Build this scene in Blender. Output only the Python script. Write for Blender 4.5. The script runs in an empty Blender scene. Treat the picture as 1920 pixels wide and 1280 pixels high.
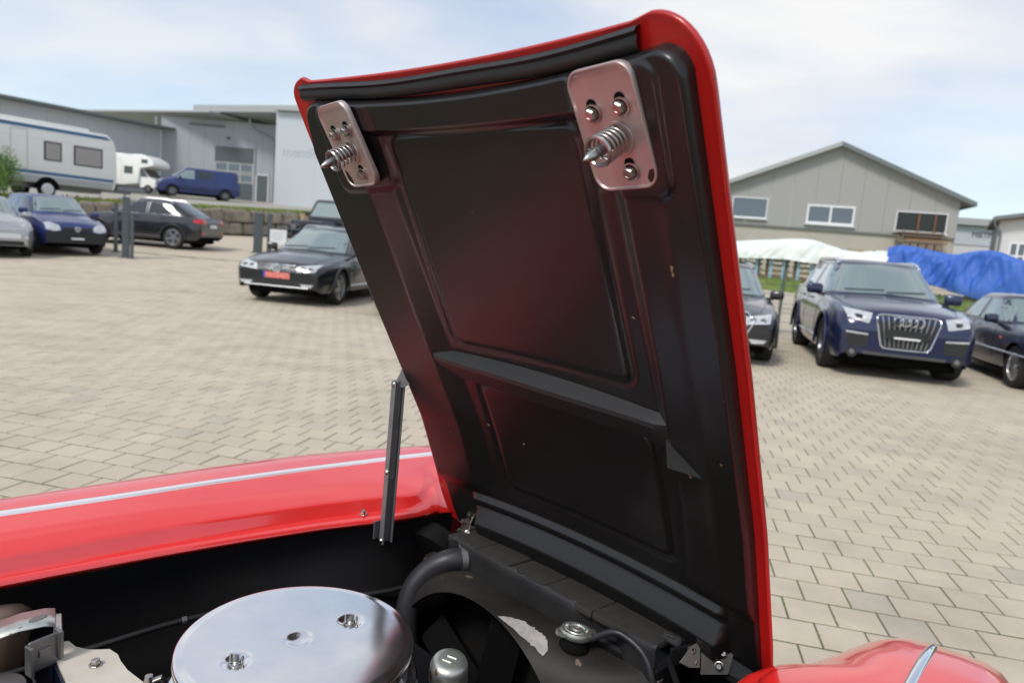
import bpy, bmesh, math, random
import numpy as np
from mathutils import Vector, Matrix
from mathutils.bvhtree import BVHTree

random.seed(7)
sc = bpy.context.scene
COL = sc.collection
R = math.radians
PI = math.pi

# ------------------------------------------------------------------ camera
F_PX, PITCH, ROLL, CAM_H = 1340.0, .1367, .0857, 1.5
_cp, _sp = math.cos(PITCH), math.sin(PITCH)
FWD = np.array([0, _cp, -_sp]); _up = np.array([0, _sp, _cp]); _rt = np.array([1.0, 0, 0])
RGT = _rt * math.cos(ROLL) + _up * math.sin(ROLL)
UPV = _up * math.cos(ROLL) - _rt * math.sin(ROLL)
CAMP = np.array([0, 0, CAM_H])
cd = bpy.data.cameras.new('camera'); cam = bpy.data.objects.new('camera', cd); COL.objects.link(cam)
m = Matrix.Identity(4)
for i, v in enumerate((RGT, UPV, -FWD)):
    for j in range(3): m[j][i] = v[j]
m.translation = Vector(CAMP)
cam.matrix_world = m
cd.sensor_width = 36.0; cd.lens = 36.0 * F_PX / 1920.0
cd.clip_start = .05; cd.clip_end = 600
cd.dof.use_dof = True; cd.dof.focus_distance = 1.3; cd.dof.aperture_fstop = 4.8
sc.camera = cam

# ------------------------------------------------------------------ sky, sun, exposure
SUN_EL, SUN_AZ = R(48), R(215)      # azimuth: direction the sun stands in, clockwise from +Y
w = bpy.data.worlds.new('World'); sc.world = w; w.use_nodes = True
nt = w.node_tree; nt.nodes.clear()
def N(t, tree, **kw):
    n = tree.nodes.new(t)
    for k, v in kw.items(): setattr(n, k, v)
    return n
wo = N('ShaderNodeOutputWorld', nt); bg = N('ShaderNodeBackground', nt); bg.inputs[1].default_value = .1
sky = N('ShaderNodeTexSky', nt); sky.sky_type = 'NISHITA'; sky.sun_disc = False
sky.sun_elevation = SUN_EL; sky.sun_rotation = SUN_AZ; sky.altitude = 500; sky.dust_density = .4
tc = N('ShaderNodeTexCoord', nt); mp = N('ShaderNodeMapping', nt); mp.inputs['Scale'].default_value = (1.2, 1.0, 4.2)
mp.inputs['Rotation'].default_value = (0, R(6), 0)
nz = N('ShaderNodeTexNoise', nt); nz.inputs['Scale'].default_value = 1.25; nz.inputs['Detail'].default_value = 4
nz.inputs['Roughness'].default_value = .5; nz.inputs['Distortion'].default_value = .35
cr = N('ShaderNodeValToRGB', nt)
cr.color_ramp.elements[0].position = .36; cr.color_ramp.elements[0].color = (.30, .30, .30, 1)
cr.color_ramp.elements[1].position = .66; cr.color_ramp.elements[1].color = (1, 1, 1, 1)
mx = N('ShaderNodeMixRGB', nt); mx.inputs[2].default_value = (6.6, 6.6, 6.65, 1)
tint = N('ShaderNodeMixRGB', nt, blend_type='MULTIPLY'); tint.inputs[0].default_value = 1; tint.inputs[2].default_value = (1.05, 1.13, 1.16, 1)
L = nt.links.new
nz2 = N('ShaderNodeTexNoise', nt); nz2.inputs['Scale'].default_value = 2.6; nz2.inputs['Detail'].default_value = 5
cr2 = N('ShaderNodeValToRGB', nt); cr2.color_ramp.elements[0].position = .36; cr2.color_ramp.elements[0].color = (5.2, 5.5, 6.05, 1)
cr2.color_ramp.elements[1].position = .60; cr2.color_ramp.elements[1].color = (6.45, 6.45, 6.45, 1)
L(mp.outputs[0], nz2.inputs['Vector']); L(nz2.outputs['Fac'], cr2.inputs[0]); L(cr2.outputs[0], mx.inputs[2])
L(tc.outputs['Generated'], mp.inputs[0]); L(mp.outputs[0], nz.inputs['Vector']); L(nz.outputs['Fac'], cr.inputs[0])
L(cr.outputs[0], mx.inputs[0]); L(sky.outputs[0], tint.inputs[1]); L(tint.outputs[0], mx.inputs[1]); L(mx.outputs[0], bg.inputs[0]); L(bg.outputs[0], wo.inputs[0])
sd = bpy.data.lights.new('sun', 'SUN'); sd.energy = 1.5; sd.angle = R(14); sd.color = (1, .96, .9)
so = bpy.data.objects.new('sun', sd); COL.objects.link(so)
_d = Vector((math.sin(SUN_AZ) * math.cos(SUN_EL), math.cos(SUN_AZ) * math.cos(SUN_EL), math.sin(SUN_EL)))
so.rotation_euler = _d.to_track_quat('Z', 'Y').to_euler(); so.location = _d * 60
sc.view_settings.view_transform = 'Standard'; sc.view_settings.look = 'None'
sc.view_settings.exposure = .54; sc.view_settings.gamma = 1; sc.view_settings.use_curve_mapping = False

# ------------------------------------------------------------------ materials
def mat(name, col, rough=.5, metal=0, coat=0, noise=None, bump=None, spec=.5, coords='Object', coat_rough=.03, chips=None, trans=0):
    """Principled material; noise=(scale, second colour, contrast) mottles the colour; bump=(scale, strength, distance)"""
    mm = bpy.data.materials.new(name); mm.use_nodes = True; t = mm.node_tree
    b = t.nodes['Principled BSDF']
    b.inputs['Base Color'].default_value = (*col, 1); b.inputs['Roughness'].default_value = rough
    b.inputs['Metallic'].default_value = metal; b.inputs['Coat Weight'].default_value = coat
    b.inputs['Coat Roughness'].default_value = coat_rough; b.inputs['Specular IOR Level'].default_value = spec
    if trans: b.inputs['Transmission Weight'].default_value = trans
    if noise or bump or chips:
        if coords == 'World':
            g = N('ShaderNodeNewGeometry', t); src = g.outputs['Position']
        else:
            c = N('ShaderNodeTexCoord', t); src = c.outputs['Object']
    if noise:
        n = N('ShaderNodeTexNoise', t); n.inputs['Scale'].default_value = noise[0]; n.inputs['Detail'].default_value = 5
        r = N('ShaderNodeValToRGB', t); k = noise[2] if len(noise) > 2 else .2
        r.color_ramp.elements[0].position = .5 - k; r.color_ramp.elements[1].position = .5 + k
        r.color_ramp.elements[0].color = (*col, 1); r.color_ramp.elements[1].color = (*noise[1], 1)
        t.links.new(src, n.inputs['Vector']); t.links.new(n.outputs['Fac'], r.inputs[0]); t.links.new(r.outputs[0], b.inputs['Base Color'])
        last = r.outputs[0]
        rr = N('ShaderNodeMapRange', t); rr.inputs[3].default_value = max(rough - .06, .02); rr.inputs[4].default_value = min(rough + .08, 1)
        t.links.new(n.outputs['Fac'], rr.inputs[0]); t.links.new(rr.outputs[0], b.inputs['Roughness'])
    if chips:
        n = N('ShaderNodeTexNoise', t); n.inputs['Scale'].default_value = chips[0]; n.inputs['Detail'].default_value = 3
        r = N('ShaderNodeValToRGB', t); r.color_ramp.elements[0].position = chips[2]; r.color_ramp.elements[1].position = chips[2] + .01
        r.color_ramp.elements[0].color = (0, 0, 0, 1); r.color_ramp.elements[1].color = (1, 1, 1, 1)
        x = N('ShaderNodeMixRGB', t); x.inputs[1].default_value = (*col, 1); x.inputs[2].default_value = (*chips[1], 1)
        if noise: t.links.new(last, x.inputs[1])
        t.links.new(src, n.inputs['Vector']); t.links.new(n.outputs['Fac'], r.inputs[0]); t.links.new(r.outputs[0], x.inputs[0]); t.links.new(x.outputs[0], b.inputs['Base Color'])
    if bump:
        n = N('ShaderNodeTexNoise', t); n.inputs['Scale'].default_value = bump[0]; n.inputs['Detail'].default_value = 4
        u = N('ShaderNodeBump', t); u.inputs['Strength'].default_value = bump[1]; u.inputs['Distance'].default_value = bump[2]
        t.links.new(src, n.inputs['Vector']); t.links.new(n.outputs['Fac'], u.inputs['Height']); t.links.new(u.outputs[0], b.inputs['Normal'])
    return mm

def paver_mat():
    mm = bpy.data.materials.new('concrete_paver'); mm.use_nodes = True; t = mm.node_tree; b = t.nodes['Principled BSDF']
    g = N('ShaderNodeNewGeometry', t); oi = N('ShaderNodeObjectInfo', t)
    ad = N('ShaderNodeMath', t, operation='ADD'); fr = N('ShaderNodeMath', t, operation='FRACT')
    t.links.new(g.outputs['Random Per Island'], ad.inputs[0]); t.links.new(oi.outputs['Random'], ad.inputs[1]); t.links.new(ad.outputs[0], fr.inputs[0])
    r = N('ShaderNodeValToRGB', t); e = r.color_ramp.elements
    e[0].position = 0; e[0].color = (.50, .435, .345, 1); e[1].position = 1; e[1].color = (.585, .505, .385, 1)
    a = r.color_ramp.elements.new(.02); a.color = (.515, .445, .35, 1)
    a = r.color_ramp.elements.new(.06); a.color = (.555, .478, .365, 1)
    a = r.color_ramp.elements.new(.8); a.color = (.572, .493, .376, 1)
    n = N('ShaderNodeTexNoise', t); n.inputs['Scale'].default_value = 2.2; n.inputs['Detail'].default_value = 6
    n2 = N('ShaderNodeTexNoise', t); n2.inputs['Scale'].default_value = 160; n2.inputs['Detail'].default_value = 3
    n3 = N('ShaderNodeTexNoise', t); n3.inputs['Scale'].default_value = .55; n3.inputs['Detail'].default_value = 7; n3.inputs['Roughness'].default_value = .7
    m3 = N('ShaderNodeMapRange', t); m3.inputs[1].default_value = .34; m3.inputs[2].default_value = .5; m3.inputs[3].default_value = .88; m3.inputs[4].default_value = 1.0
    x3 = N('ShaderNodeVectorMath', t, operation='SCALE'); t.links.new(g.outputs['Position'], n3.inputs['Vector']); t.links.new(n3.outputs['Fac'], m3.inputs[0]); t.links.new(m3.outputs[0], x3.inputs['Scale'])
    m1 = N('ShaderNodeMapRange', t); m1.inputs[1].default_value = .3; m1.inputs[2].default_value = .7; m1.inputs[3].default_value = .9; m1.inputs[4].default_value = 1.06
    m2 = N('ShaderNodeMapRange', t); m2.inputs[1].default_value = .3; m2.inputs[2].default_value = .7; m2.inputs[3].default_value = .93; m2.inputs[4].default_value = 1.06
    x1 = N('ShaderNodeVectorMath', t, operation='SCALE'); x2 = N('ShaderNodeVectorMath', t, operation='SCALE')
    for q in (n, n2): t.links.new(g.outputs['Position'], q.inputs['Vector'])
    t.links.new(n.outputs['Fac'], m1.inputs[0]); t.links.new(n2.outputs['Fac'], m2.inputs[0])
    t.links.new(fr.outputs[0], r.inputs[0]); t.links.new(r.outputs[0], x1.inputs[0]); t.links.new(m1.outputs[0], x1.inputs['Scale'])
    t.links.new(x1.outputs[0], x2.inputs[0]); t.links.new(m2.outputs[0], x2.inputs['Scale']); t.links.new(x2.outputs[0], x3.inputs[0]); t.links.new(x3.outputs[0], b.inputs['Base Color'])
    b.inputs['Roughness'].default_value = .85
    u = N('ShaderNodeBump', t); u.inputs['Strength'].default_value = .25; u.inputs['Distance'].default_value = .001
    t.links.new(n2.outputs['Fac'], u.inputs['Height']); t.links.new(u.outputs[0], b.inputs['Normal'])
    return mm

M = {}
M['paver'] = paver_mat()
M['joint'] = mat('joint_sand', (.145, .13, .10), .95, noise=(4, (.09, .115, .05), .12), coords='World')
M['yard'] = mat('yard_concrete', (.565, .488, .372), .9, noise=(.6, (.54, .465, .355), .2), coords='World')
M['lot'] = mat('gravel_lot', (.36, .34, .29), .95, noise=(3, (.42, .39, .33), .25), coords='World')
M['soil'] = mat('bank_soil', (.13, .15, .05), .95, noise=(1.5, (.2, .17, .09), .2), coords='World')
M['grass'] = mat('grass', (.16, .25, .045), .8, noise=(.8, (.27, .31, .075), .25), coords='World')
M['leaf'] = mat('leaf', (.10, .21, .035), .6, noise=(2.5, (.20, .32, .06), .25), coords='World')
M['flower'] = mat('yellow_flowers', (.5, .36, .04), .7)
M['bark'] = mat('bark', (.12, .09, .06), .9)
M['red'] = mat('red_paint', (.88, .028, .022), .3, coat=1.0, coat_rough=.09, noise=(2.0, (.86, .025, .019), .2), spec=.5)
M['red'].node_tree.nodes['Principled BSDF'].inputs['Coat IOR'].default_value = 1.85
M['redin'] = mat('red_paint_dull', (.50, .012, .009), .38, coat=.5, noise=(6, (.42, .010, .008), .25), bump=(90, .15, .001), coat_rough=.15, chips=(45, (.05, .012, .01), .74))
M['black'] = mat('black_satin_paint', (.0062, .0056, .0054), .42, coat=.5, coat_rough=.24, spec=.35, noise=(7, (.009, .008, .0075), .25), bump=(26, .10, .001), chips=(34, (.27, .18, .09), .745))
M['blackr'] = mat('skylit_black_paint', (.019, .019, .020), .5, noise=(9, (.024, .024, .024), .25))  # lighter copy of the black, paints skylight onto the rib and gusset
M['bay'] = mat('engine_bay_black', (.008, .008, .009), .55, noise=(6, (.014, .013, .013), .25), spec=.22)
M['strip'] = mat('sky_white_trim', (.92, .92, .92), .3, .35)  # near-white colour paints the mirrored sky onto the left chrome strip
M['hinged'] = mat('grimy_steel', (.085, .078, .07), .55, .4, noise=(40, (.05, .045, .04), .25))
M['staym'] = mat('grey_steel_stay', (.22, .22, .22), .5, .3, noise=(30, (.17, .17, .17), .25))
M['hingest'] = mat('dull_zinc', (.26, .245, .225), .5, .5, noise=(40, (.24, .22, .2), .25))
M['rubber'] = mat('black_rubber', (.016, .016, .016), .5, noise=(12, (.024, .024, .024), .25), bump=(120, .25, .001))
M['hose'] = mat('hose_rubber', (.022, .022, .026), .42, noise=(20, (.03, .03, .034), .25))
M['pad'] = mat('foam_pad', (.020, .018, .016), .85, noise=(25, (.034, .030, .026), .3), bump=(200, .4, .001))
M['shroud'] = mat('worn_shroud', (.009, .008, .0075), .55, spec=.3, noise=(4.5, (.036, .031, .027), .16), chips=(22, (.16, .12, .08), .69))
M['chalk'] = mat('bare_chalky_metal', (.48, .45, .42), .8, noise=(60, (.3, .28, .26), .2))
M['chrome'] = mat('chrome', (.78, .80, .83), .07, 1, noise=(5, (.70, .73, .78), .3))
M['alu'] = mat('polished_aluminium', (.99, .97, .94), .13, 1, noise=(16, (.86, .86, .87), .22), bump=(14, .08, .002))
M['zinc'] = mat('zinc_plate', (.66, .56, .53), .42, .75, noise=(16, (.54, .44, .42), .22))
M['steel'] = mat('bare_steel', (.55, .54, .52), .3, 1, noise=(40, (.38, .36, .33), .25))
M['dksteel'] = mat('dark_steel', (.20, .20, .20), .45, .7, noise=(20, (.27, .265, .26), .25))
M['cap'] = mat('zinc_cap', (.74, .76, .70), .38, .9, noise=(30, (.5, .5, .44), .2), chips=(22, (.35, .18, .06), .66))
M['rust'] = mat('rust', (.25, .10, .04), .8)
M['brassy'] = mat('tan_canister', (.32, .22, .15), .35, .3, noise=(12, (.2, .13, .1), .2))
M['cream'] = mat('cream_plate', (.70, .64, .54), .5, noise=(14, (.58, .52, .43), .2))
M['glass'] = mat('car_glass', (.30, .37, .36), .05, .5, coat=1)
M['dglass'] = mat('tinted_glass', (.02, .025, .028), .05, 0, coat=1)
M['cglass'] = mat('acrylic_pane', (.34, .32, .31), .15, coat=.6)
M['wglass'] = mat('window_glass', (.10, .12, .15), .06, .3, coat=1)
M['tyre'] = mat('tyre', (.018, .018, .018), .8)
M['rim'] = mat('alloy_rim', (.62, .63, .65), .28, .85)
M['drim'] = mat('dark_alloy_rim', (.16, .16, .17), .3, .8)
M['trim'] = mat('black_plastic', (.02, .02, .021), .55)
M['gplastic'] = mat('grey_plastic', (.07, .07, .072), .6)
M['lamp'] = mat('lamp_glass', (.52, .54, .55), .15, .25, coat=.4, noise=(9, (.70, .71, .71), .15), coat_rough=.25)
M['taillamp'] = mat('tail_lamp', (.55, .015, .02), .12, 0, coat=1)
M['orange'] = mat('orange_lens', (.7, .12, .02), .2, 0, coat=1)
M['platewhite'] = mat('plate_white', (.8, .8, .8), .4)
M['platered'] = mat('plate_red', (.75, .30, .24), .45, noise=(30, (.70, .12, .10), .05))
M['plateblue'] = mat('plate_blue', (.03, .06, .45), .4)
def paint(n, c, flake=.35): return mat(n, c, .3, flake, coat=1)
M['navy'] = paint('navy_paint', (.014, .020, .070)); M['blue'] = paint('blue_paint', (.024, .040, .165), .35)
M['vanblue'] = mat('van_blue_paint', (.020, .038, .15), .4, coat=.5); M['blackp'] = paint('black_paint', (.012, .013, .017), .2)
M['greyp'] = paint('anthracite_paint', (.026, .027, .032)); M['silverp'] = paint('silver_paint', (.50, .52, .51), .6)
M['oldblue'] = paint('dark_blue_paint', (.016, .022, .055), .2)
M['gelcoat'] = mat('white_gelcoat', (.92, .92, .88), .4, coat=.3, noise=(.8, (.88, .88, .84), .25))
M['stripe'] = mat('blue_stripe', (.05, .16, .32), .4); M['greyskirt'] = mat('grey_skirt', (.50, .50, .50), .5)
M['clad'] = mat('grey_cladding', (.40, .42, .44), .55, .1, noise=(.25, (.37, .39, .41), .25), coords='World')
M['cladw'] = mat('pale_cladding', (.56, .59, .62), .5, .1, noise=(.2, (.53, .56, .59), .25), coords='World')
M['cladg'] = mat('warm_grey_cladding', (.37, .365, .345), .6, noise=(.2, (.355, .35, .33), .25), coords='World')
M['roofm'] = mat('roof_sheet', (.42, .43, .42), .5, .2); M['fascia'] = mat('fascia_dark', (.16, .18, .18), .5)
M['concrete'] = mat('cream_concrete', (.50, .47, .40), .85, noise=(.7, (.44, .41, .35), .25), coords='World')
M['plaster'] = mat('white_plaster', (.66, .66, .66), .85, noise=(.4, (.62, .62, .62), .25), coords='World')
M['gate'] = mat('sectional_gate', (.10, .12, .125), .5); M['upvc'] = mat('white_frame', (.78, .79, .79), .4)
M['anth'] = mat('anthracite_powder_coat', (.075, .095, .105), .5); M['letter'] = mat('letter_dark', (.04, .045, .05), .5)
M['letterf'] = mat('letter_faint', (.47, .50, .53), .5); M['sign'] = mat('sign_white', (.72, .74, .74), .4)
M['stone'] = mat('sandstone', (.30, .26, .20), .9, noise=(2.2, (.17, .15, .125), .2), bump=(9, .6, .02), coords='World')
M['stone2'] = mat('sandstone_ochre', (.42, .32, .19), .9, noise=(2.2, (.28, .22, .15), .2), bump=(9, .6, .02), coords='World')
M['tarpw'] = mat('white_tarp', (.86, .88, .85), .5, noise=(1.2, (.72, .75, .71), .25), coords='World')
M['tarpb'] = mat('blue_tarp', (.045, .15, .56), .55, noise=(1.2, (.045, .14, .52), .25), coords='World', bump=(5, .15, .05))
M['wood'] = mat('split_logs', (.36, .23, .12), .85, noise=(5, (.20, .13, .08), .2), coords='World')
M['woodg'] = mat('grey_boards', (.24, .19, .14), .9, noise=(6, (.2, .16, .12), .2), coords='World')
M['paleblue'] = mat('pale_blue_strap', (.30, .50, .66), .6); M['woodo'] = mat('orange_timber', (.48, .24, .11), .8)
M['brownt'] = mat('brown_timber', (.22, .10, .05), .8)
M['wire'] = mat('fence_wire', (.10, .15, .14), .5)
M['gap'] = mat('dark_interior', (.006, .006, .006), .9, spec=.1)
M['openw'] = mat('dark_opening', (.022, .027, .026), .5)  # flat dark pane colour stands for the unlit room behind the open window
M['hill'] = mat('meadow', (.10, .15, .05), .95, noise=(.05, (.14, .17, .07), .2), coords='World')

# ------------------------------------------------------------------ mesh helpers
class MB:
    """collects shapes into one mesh object"""
    def __init__(s): s.bm = bmesh.new()
    def verts(s, vs): return [s.bm.verts.new(v) for v in vs]
    def face(s, vs):
        try: return s.bm.faces.new(vs)
        except ValueError: return None
    def box(s, c, d, rot=None, bev=0, seg=1):
        mt = Matrix.Translation(Vector(c)) @ (rot.to_4x4() if rot is not None else Matrix.Identity(4)) @ Matrix.Diagonal((d[0], d[1], d[2], 1))
        r = bmesh.ops.create_cube(s.bm, size=1, matrix=mt)
        if bev:
            ed = list({e for v in r['verts'] for e in v.link_edges})
            bmesh.ops.bevel(s.bm, geom=ed, offset=bev, segments=seg, affect='EDGES', profile=.5)
        return s
    def grid(s, P, cu=False, cv=False, flip=False):
        """P[i][j] points"""
        V = [s.verts(r) for r in P]; n, mm = len(V), len(V[0])
        for i in range(n - (0 if cu else 1)):
            for j in range(mm - (0 if cv else 1)):
                q = [V[i][j], V[(i + 1) % n][j], V[(i + 1) % n][(j + 1) % mm], V[i][(j + 1) % mm]]
                if flip: q.reverse()
                s.face(q)
        return V
    def tube(s, pts, r, n=10, cap=True):
        pts = [Vector(p) for p in pts]; rs = r if isinstance(r, (list, tuple)) else [r] * len(pts)
        rings = []; prev = None
        for i, p in enumerate(pts):
            t = (pts[min(i + 1, len(pts) - 1)] - pts[max(i - 1, 0)]).normalized()
            if prev is None:
                a = t.orthogonal().normalized()
            else:
                a = (prev - t * prev.dot(t)).normalized()
            prev = a; b = t.cross(a)
            rings.append([p + (a * math.cos(2 * PI * k / n) + b * math.sin(2 * PI * k / n)) * rs[i] for k in range(n)])
        V = s.grid(rings, cv=True, flip=False)
        if cap: s.face(V[0]); s.face(list(reversed(V[-1])))
        return s
    def lathe(s, prof, c=(0, 0, 0), rot=None, n=32, cap0=False, cap1=False):
        """prof: (r, z) pairs; axis z then rotated"""
        q = rot if rot is not None else Matrix.Identity(3); c = Vector(c)
        V = s.grid([[c + q @ Vector((r * math.cos(2 * PI * k / n), r * math.sin(2 * PI * k / n), z)) for k in range(n)] for r, z in prof], cv=True)
        if cap0: s.face(V[0])
        if cap1: s.face(V[-1])
        return s
    def prism(s, poly, a, b, fn):
        """poly of 2D points extruded from a to b; fn(p2, h) -> 3D"""
        A = s.verts([fn(p, a) for p in poly]); B = s.verts([fn(p, b) for p in poly]); n = len(poly)
        s.face(A); s.face(list(reversed(B)))
        for i in range(n): s.face([A[i], B[i], B[(i + 1) % n], A[(i + 1) % n]])
        return s
    def build(s, name, mt, parent=None, smooth=35, recalc=True, loc=None):
        bmesh.ops.remove_doubles(s.bm, verts=s.bm.verts, dist=1e-6)
        if recalc: bmesh.ops.recalc_face_normals(s.bm, faces=s.bm.faces)
        me = bpy.data.meshes.new(name); s.bm.to_mesh(me); s.bm.free()
        me.materials.append(mt)
        if smooth:
            me.shade_smooth(); me.set_sharp_from_angle(angle=R(smooth))
        o = bpy.data.objects.new(name, me); COL.objects.link(o)
        if parent: o.parent = parent
        if loc is not None: o.location = loc
        return o

def tag(o, label=None, cat=None, group=None, kind=None):
    for k, v in (('label', label), ('category', cat), ('group', group), ('kind', kind)):
        if v: o[k] = v
    return o
def thing(name, label, cat, loc=(0, 0, 0), rz=0, group=None):
    o = bpy.data.objects.new(name, None); COL.objects.link(o); o.location = loc; o.rotation_euler = (0, 0, rz); o.empty_display_size = .2
    return tag(o, label, cat, group)
def copy_of(o, parent, loc=None, rot=None, scale=None):
    c = o.copy(); COL.objects.link(c); c.parent = parent
    if loc is not None: c.location = loc
    if rot is not None: c.rotation_euler = rot
    if scale is not None: c.scale = scale
    return c
def itp(x, tab):
    a = np.array(tab); o = np.argsort(a[:, 0]); return float(np.interp(x, a[o, 0], a[o, 1]))
def sst(a, b, x):
    t = np.clip((x - a) / (b - a), 0, 1); return t * t * (3 - 2 * t)
def text_mesh(s, size, name, mt, parent, mw, ext=.02):
    cu = bpy.data.curves.new(name, 'FONT'); cu.body = s; cu.size = size; cu.extrude = ext
    o = bpy.data.objects.new(name, cu); COL.objects.link(o)
    me = bpy.data.meshes.new_from_object(o.evaluated_get(bpy.context.evaluated_depsgraph_get()))
    bpy.data.objects.remove(o); me.materials.clear(); me.materials.append(mt)
    o = bpy.data.objects.new(name, me); COL.objects.link(o); o.parent = parent; o.matrix_local = mw
    return o
def project(p):
    d = np.asarray(p, float) - CAMP; z = d @ FWD
    return 960 + F_PX * (d @ RGT) / z, 640 - F_PX * (d @ UPV) / z, z
def gz(x, y):
    """height of the yard: flat near the car, rising gently beyond"""
    return .042 * np.logaddexp(0, (y - 16.5) / .8) * .8 if y < 60 else .042 * (y - 16.5)
def gz2(x, y):
    """height of the upper lot behind the retaining wall"""
    return 1.87 + .052 * (y - 33.7)

# ------------------------------------------------------------------ ground
def sheet(name, xs, ys, fz, mt, kind='structure', parent=None):
    b = MB(); b.grid([[(x, y, fz(x, y)) for y in ys] for x in xs]); o = b.build(name, mt, parent, smooth=60)
    for p in o.data.polygons:
        pass
    return tag(o, kind=kind)
_xs = np.linspace(-45, 55, 41)
courtyard = sheet('courtyard', _xs, np.concatenate([np.linspace(-10, 12, 8), np.linspace(13, 22, 19)]), lambda x, y: gz(x, y) - .0048, M['joint'])
sheet('yard_apron', _xs, np.linspace(22, 42, 21), lambda x, y: gz(x, y) - .002, M['yard'])
sheet('meadow', np.linspace(-320, 320, 33), np.concatenate([np.linspace(-60, 40, 11), np.linspace(45, 420, 20)]), lambda x, y: gz(x, min(y, 60)) - .12, M['hill'])

PV_O, PV_YAW, PV_L, PV_W = np.array([1.7645, 3.6759]), -.2041, .2024, .2094
_du = np.array([math.cos(PV_YAW), math.sin(PV_YAW)]); _dv = np.array([math.sin(PV_YAW), -math.cos(PV_YAW)])
def paver_points(g=.0040, c=.0045, zt=0, zb=-.022):
    hx, hy = PV_L / 2 - g, PV_W / 2 - g * 1.75
    ring = lambda k, z: [(sx * (hx - k), sy * (hy - k), z) for sx, sy in ((-1, -1), (1, -1), (1, 1), (-1, 1))]
    return ring(c, zt) + ring(0, zt - c * .7) + ring(0, zb)
_PF = [(0, 1, 2, 3)] + [(a + o, (a + 1) % 4 + o, (a + 1) % 4 + o - 4, a + o - 4) for o in (4, 8) for a in range(4)]
_pp = paver_points()
single = bpy.data.meshes.new('paving_stone'); single.from_pydata(_pp, [], _PF); single.materials.append(M['paver']); single.update()
def in_poly(x, y, P):
    r = False
    for i in range(len(P)):
        (a, b), (c, d) = P[i], P[i - 1]
        if (b > y) != (d > y) and x < (c - a) * (y - b) / (d - b) + a: r = not r
    return r
HOODPX = [(535, 130), (1300, 10), (1445, 1260), (810, 930)]
cells = []
for r in range(-95, 24):
    for k in range(-110, 110):
        u = k + (.5 if r % 2 else 0) + .5
        c = PV_O + _du * u * PV_L + _dv * (r + .5) * PV_W
        if c[1] < .8 or c[1] > 21.8: continue
        px, py, z = project((c[0], c[1], gz(*c)))
        if z < .5 or px < -160 or px > 2080 or py > 1420: continue
        vis = not (in_poly(px, py, HOODPX) or (px < 820 and py > 955 - .125 * px) or py > 1240 or (px > 1440 and py > 1200) or px < -5 or px > 1925)
        cells.append((vis, z, c[0], c[1]))
cells.sort(key=lambda q: (not q[0], q[1]))
_rot = Matrix.Rotation(PV_YAW, 3, 'Z')
bv, bf = [], []
for i, (vis, z, x, y) in enumerate(cells):
    dz = gz(x, y) + random.gauss(0, .0007)
    tx, ty = random.gauss(0, .003), random.gauss(0, .003)
    if i < 300 and vis:
        o = bpy.data.objects.new('paving_stone', single); COL.objects.link(o); o.parent = courtyard
        o.location = (x, y, dz); o.rotation_euler = (tx, ty, PV_YAW)
    else:
        n0 = len(bv); sl = (gz(x, y + .1) - gz(x, y - .1)) / .2
        for p in _pp:
            q = _rot @ Vector(p); bv.append((x + q.x, y + q.y, dz + q.z + q.y * (sl + tx) + q.x * ty))
        bf += [tuple(n0 + a for a in f) for f in _PF]
me = bpy.data.meshes.new('paving'); me.from_pydata(bv, [], bf); me.materials.append(M['paver']); me.update()
pav = bpy.data.objects.new('paving', me); COL.objects.link(pav); pav.parent = courtyard; pav['kind'] = 'stuff'

# moss tufts in some joints near the car
mb = MB()
for i in range(900):
    r = random.randint(-30, 16); u = random.randint(-12, 34); half = .5 if r % 2 else 0
    if (hash((r, u)) % 2): continue
    for q in range(5):
        c = PV_O + _du * (u + half) * PV_L + _dv * (r + random.random()) * PV_W + np.random.RandomState(i * 7 + q).normal(0, .0022, 2)
        a = random.random() * 6.28; h = random.uniform(.004, .012)
        mb.face(mb.verts([(c[0] - .004 * math.cos(a), c[1] - .004 * math.sin(a), -.006), (c[0] + .004 * math.cos(a), c[1] + .004 * math.sin(a), -.006), (c[0] + random.uniform(-.006, .006), c[1] + random.uniform(-.006, .006), h - .004)]))
tag(mb.build('joint_moss', M['grass'], courtyard, smooth=0, recalc=False), kind='stuff')

# upper lot behind the retaining wall
WALL = [(-24.0, 19.9), (-20.5, 24.6), (-13.6, 33.7), (-9.2, 37.9), (-4, 41.5), (4, 44)]
b = MB(); rows = []
for (x, y) in WALL:
    rows.append([(x - .8 * t + (.35 if False else 0), y + .55 * t, gz2(0, y + .55 * t) if t > 0 else gz2(0, y)) for t in (0, .2, 1.5, 3.5, 8, 15, 25, 45)])
b.grid(rows); upper = tag(b.build('upper_lot', M['lot'], smooth=60), kind='structure')
b = MB(); b.grid([[(x - .8 * t, y + .55 * t, gz2(0, y + .55 * t) + .03 + (.03 * math.sin(t / 3.2 * PI))) for t in (.25, .8, 1.6, 2.4, 3.2)] for (x, y) in WALL])
tag(b.build('bank', M['soil'], smooth=60), kind='structure')
def blades(name, n, fpt, hmin, hmax, mt, wd=.012):
    vs, fs = [], []
    for i in range(n):
        x, y, z = fpt(); a = random.random() * 6.28; h = random.uniform(hmin, hmax); k = wd * random.uniform(.6, 1.4)
        dx, dy = math.cos(a) * k, math.sin(a) * k
        vs += [(x - dx, y - dy, z), (x + dx, y + dy, z), (x + random.uniform(-.5, .5) * h, y + random.uniform(-.5, .5) * h, z + h)]
        fs.append((3 * i, 3 * i + 1, 3 * i + 2))
    me = bpy.data.meshes.new(name); me.from_pydata(vs, [], fs); me.materials.append(mt); me.update()
    o = bpy.data.objects.new(name, me); COL.objects.link(o); return tag(o, kind='stuff')
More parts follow.
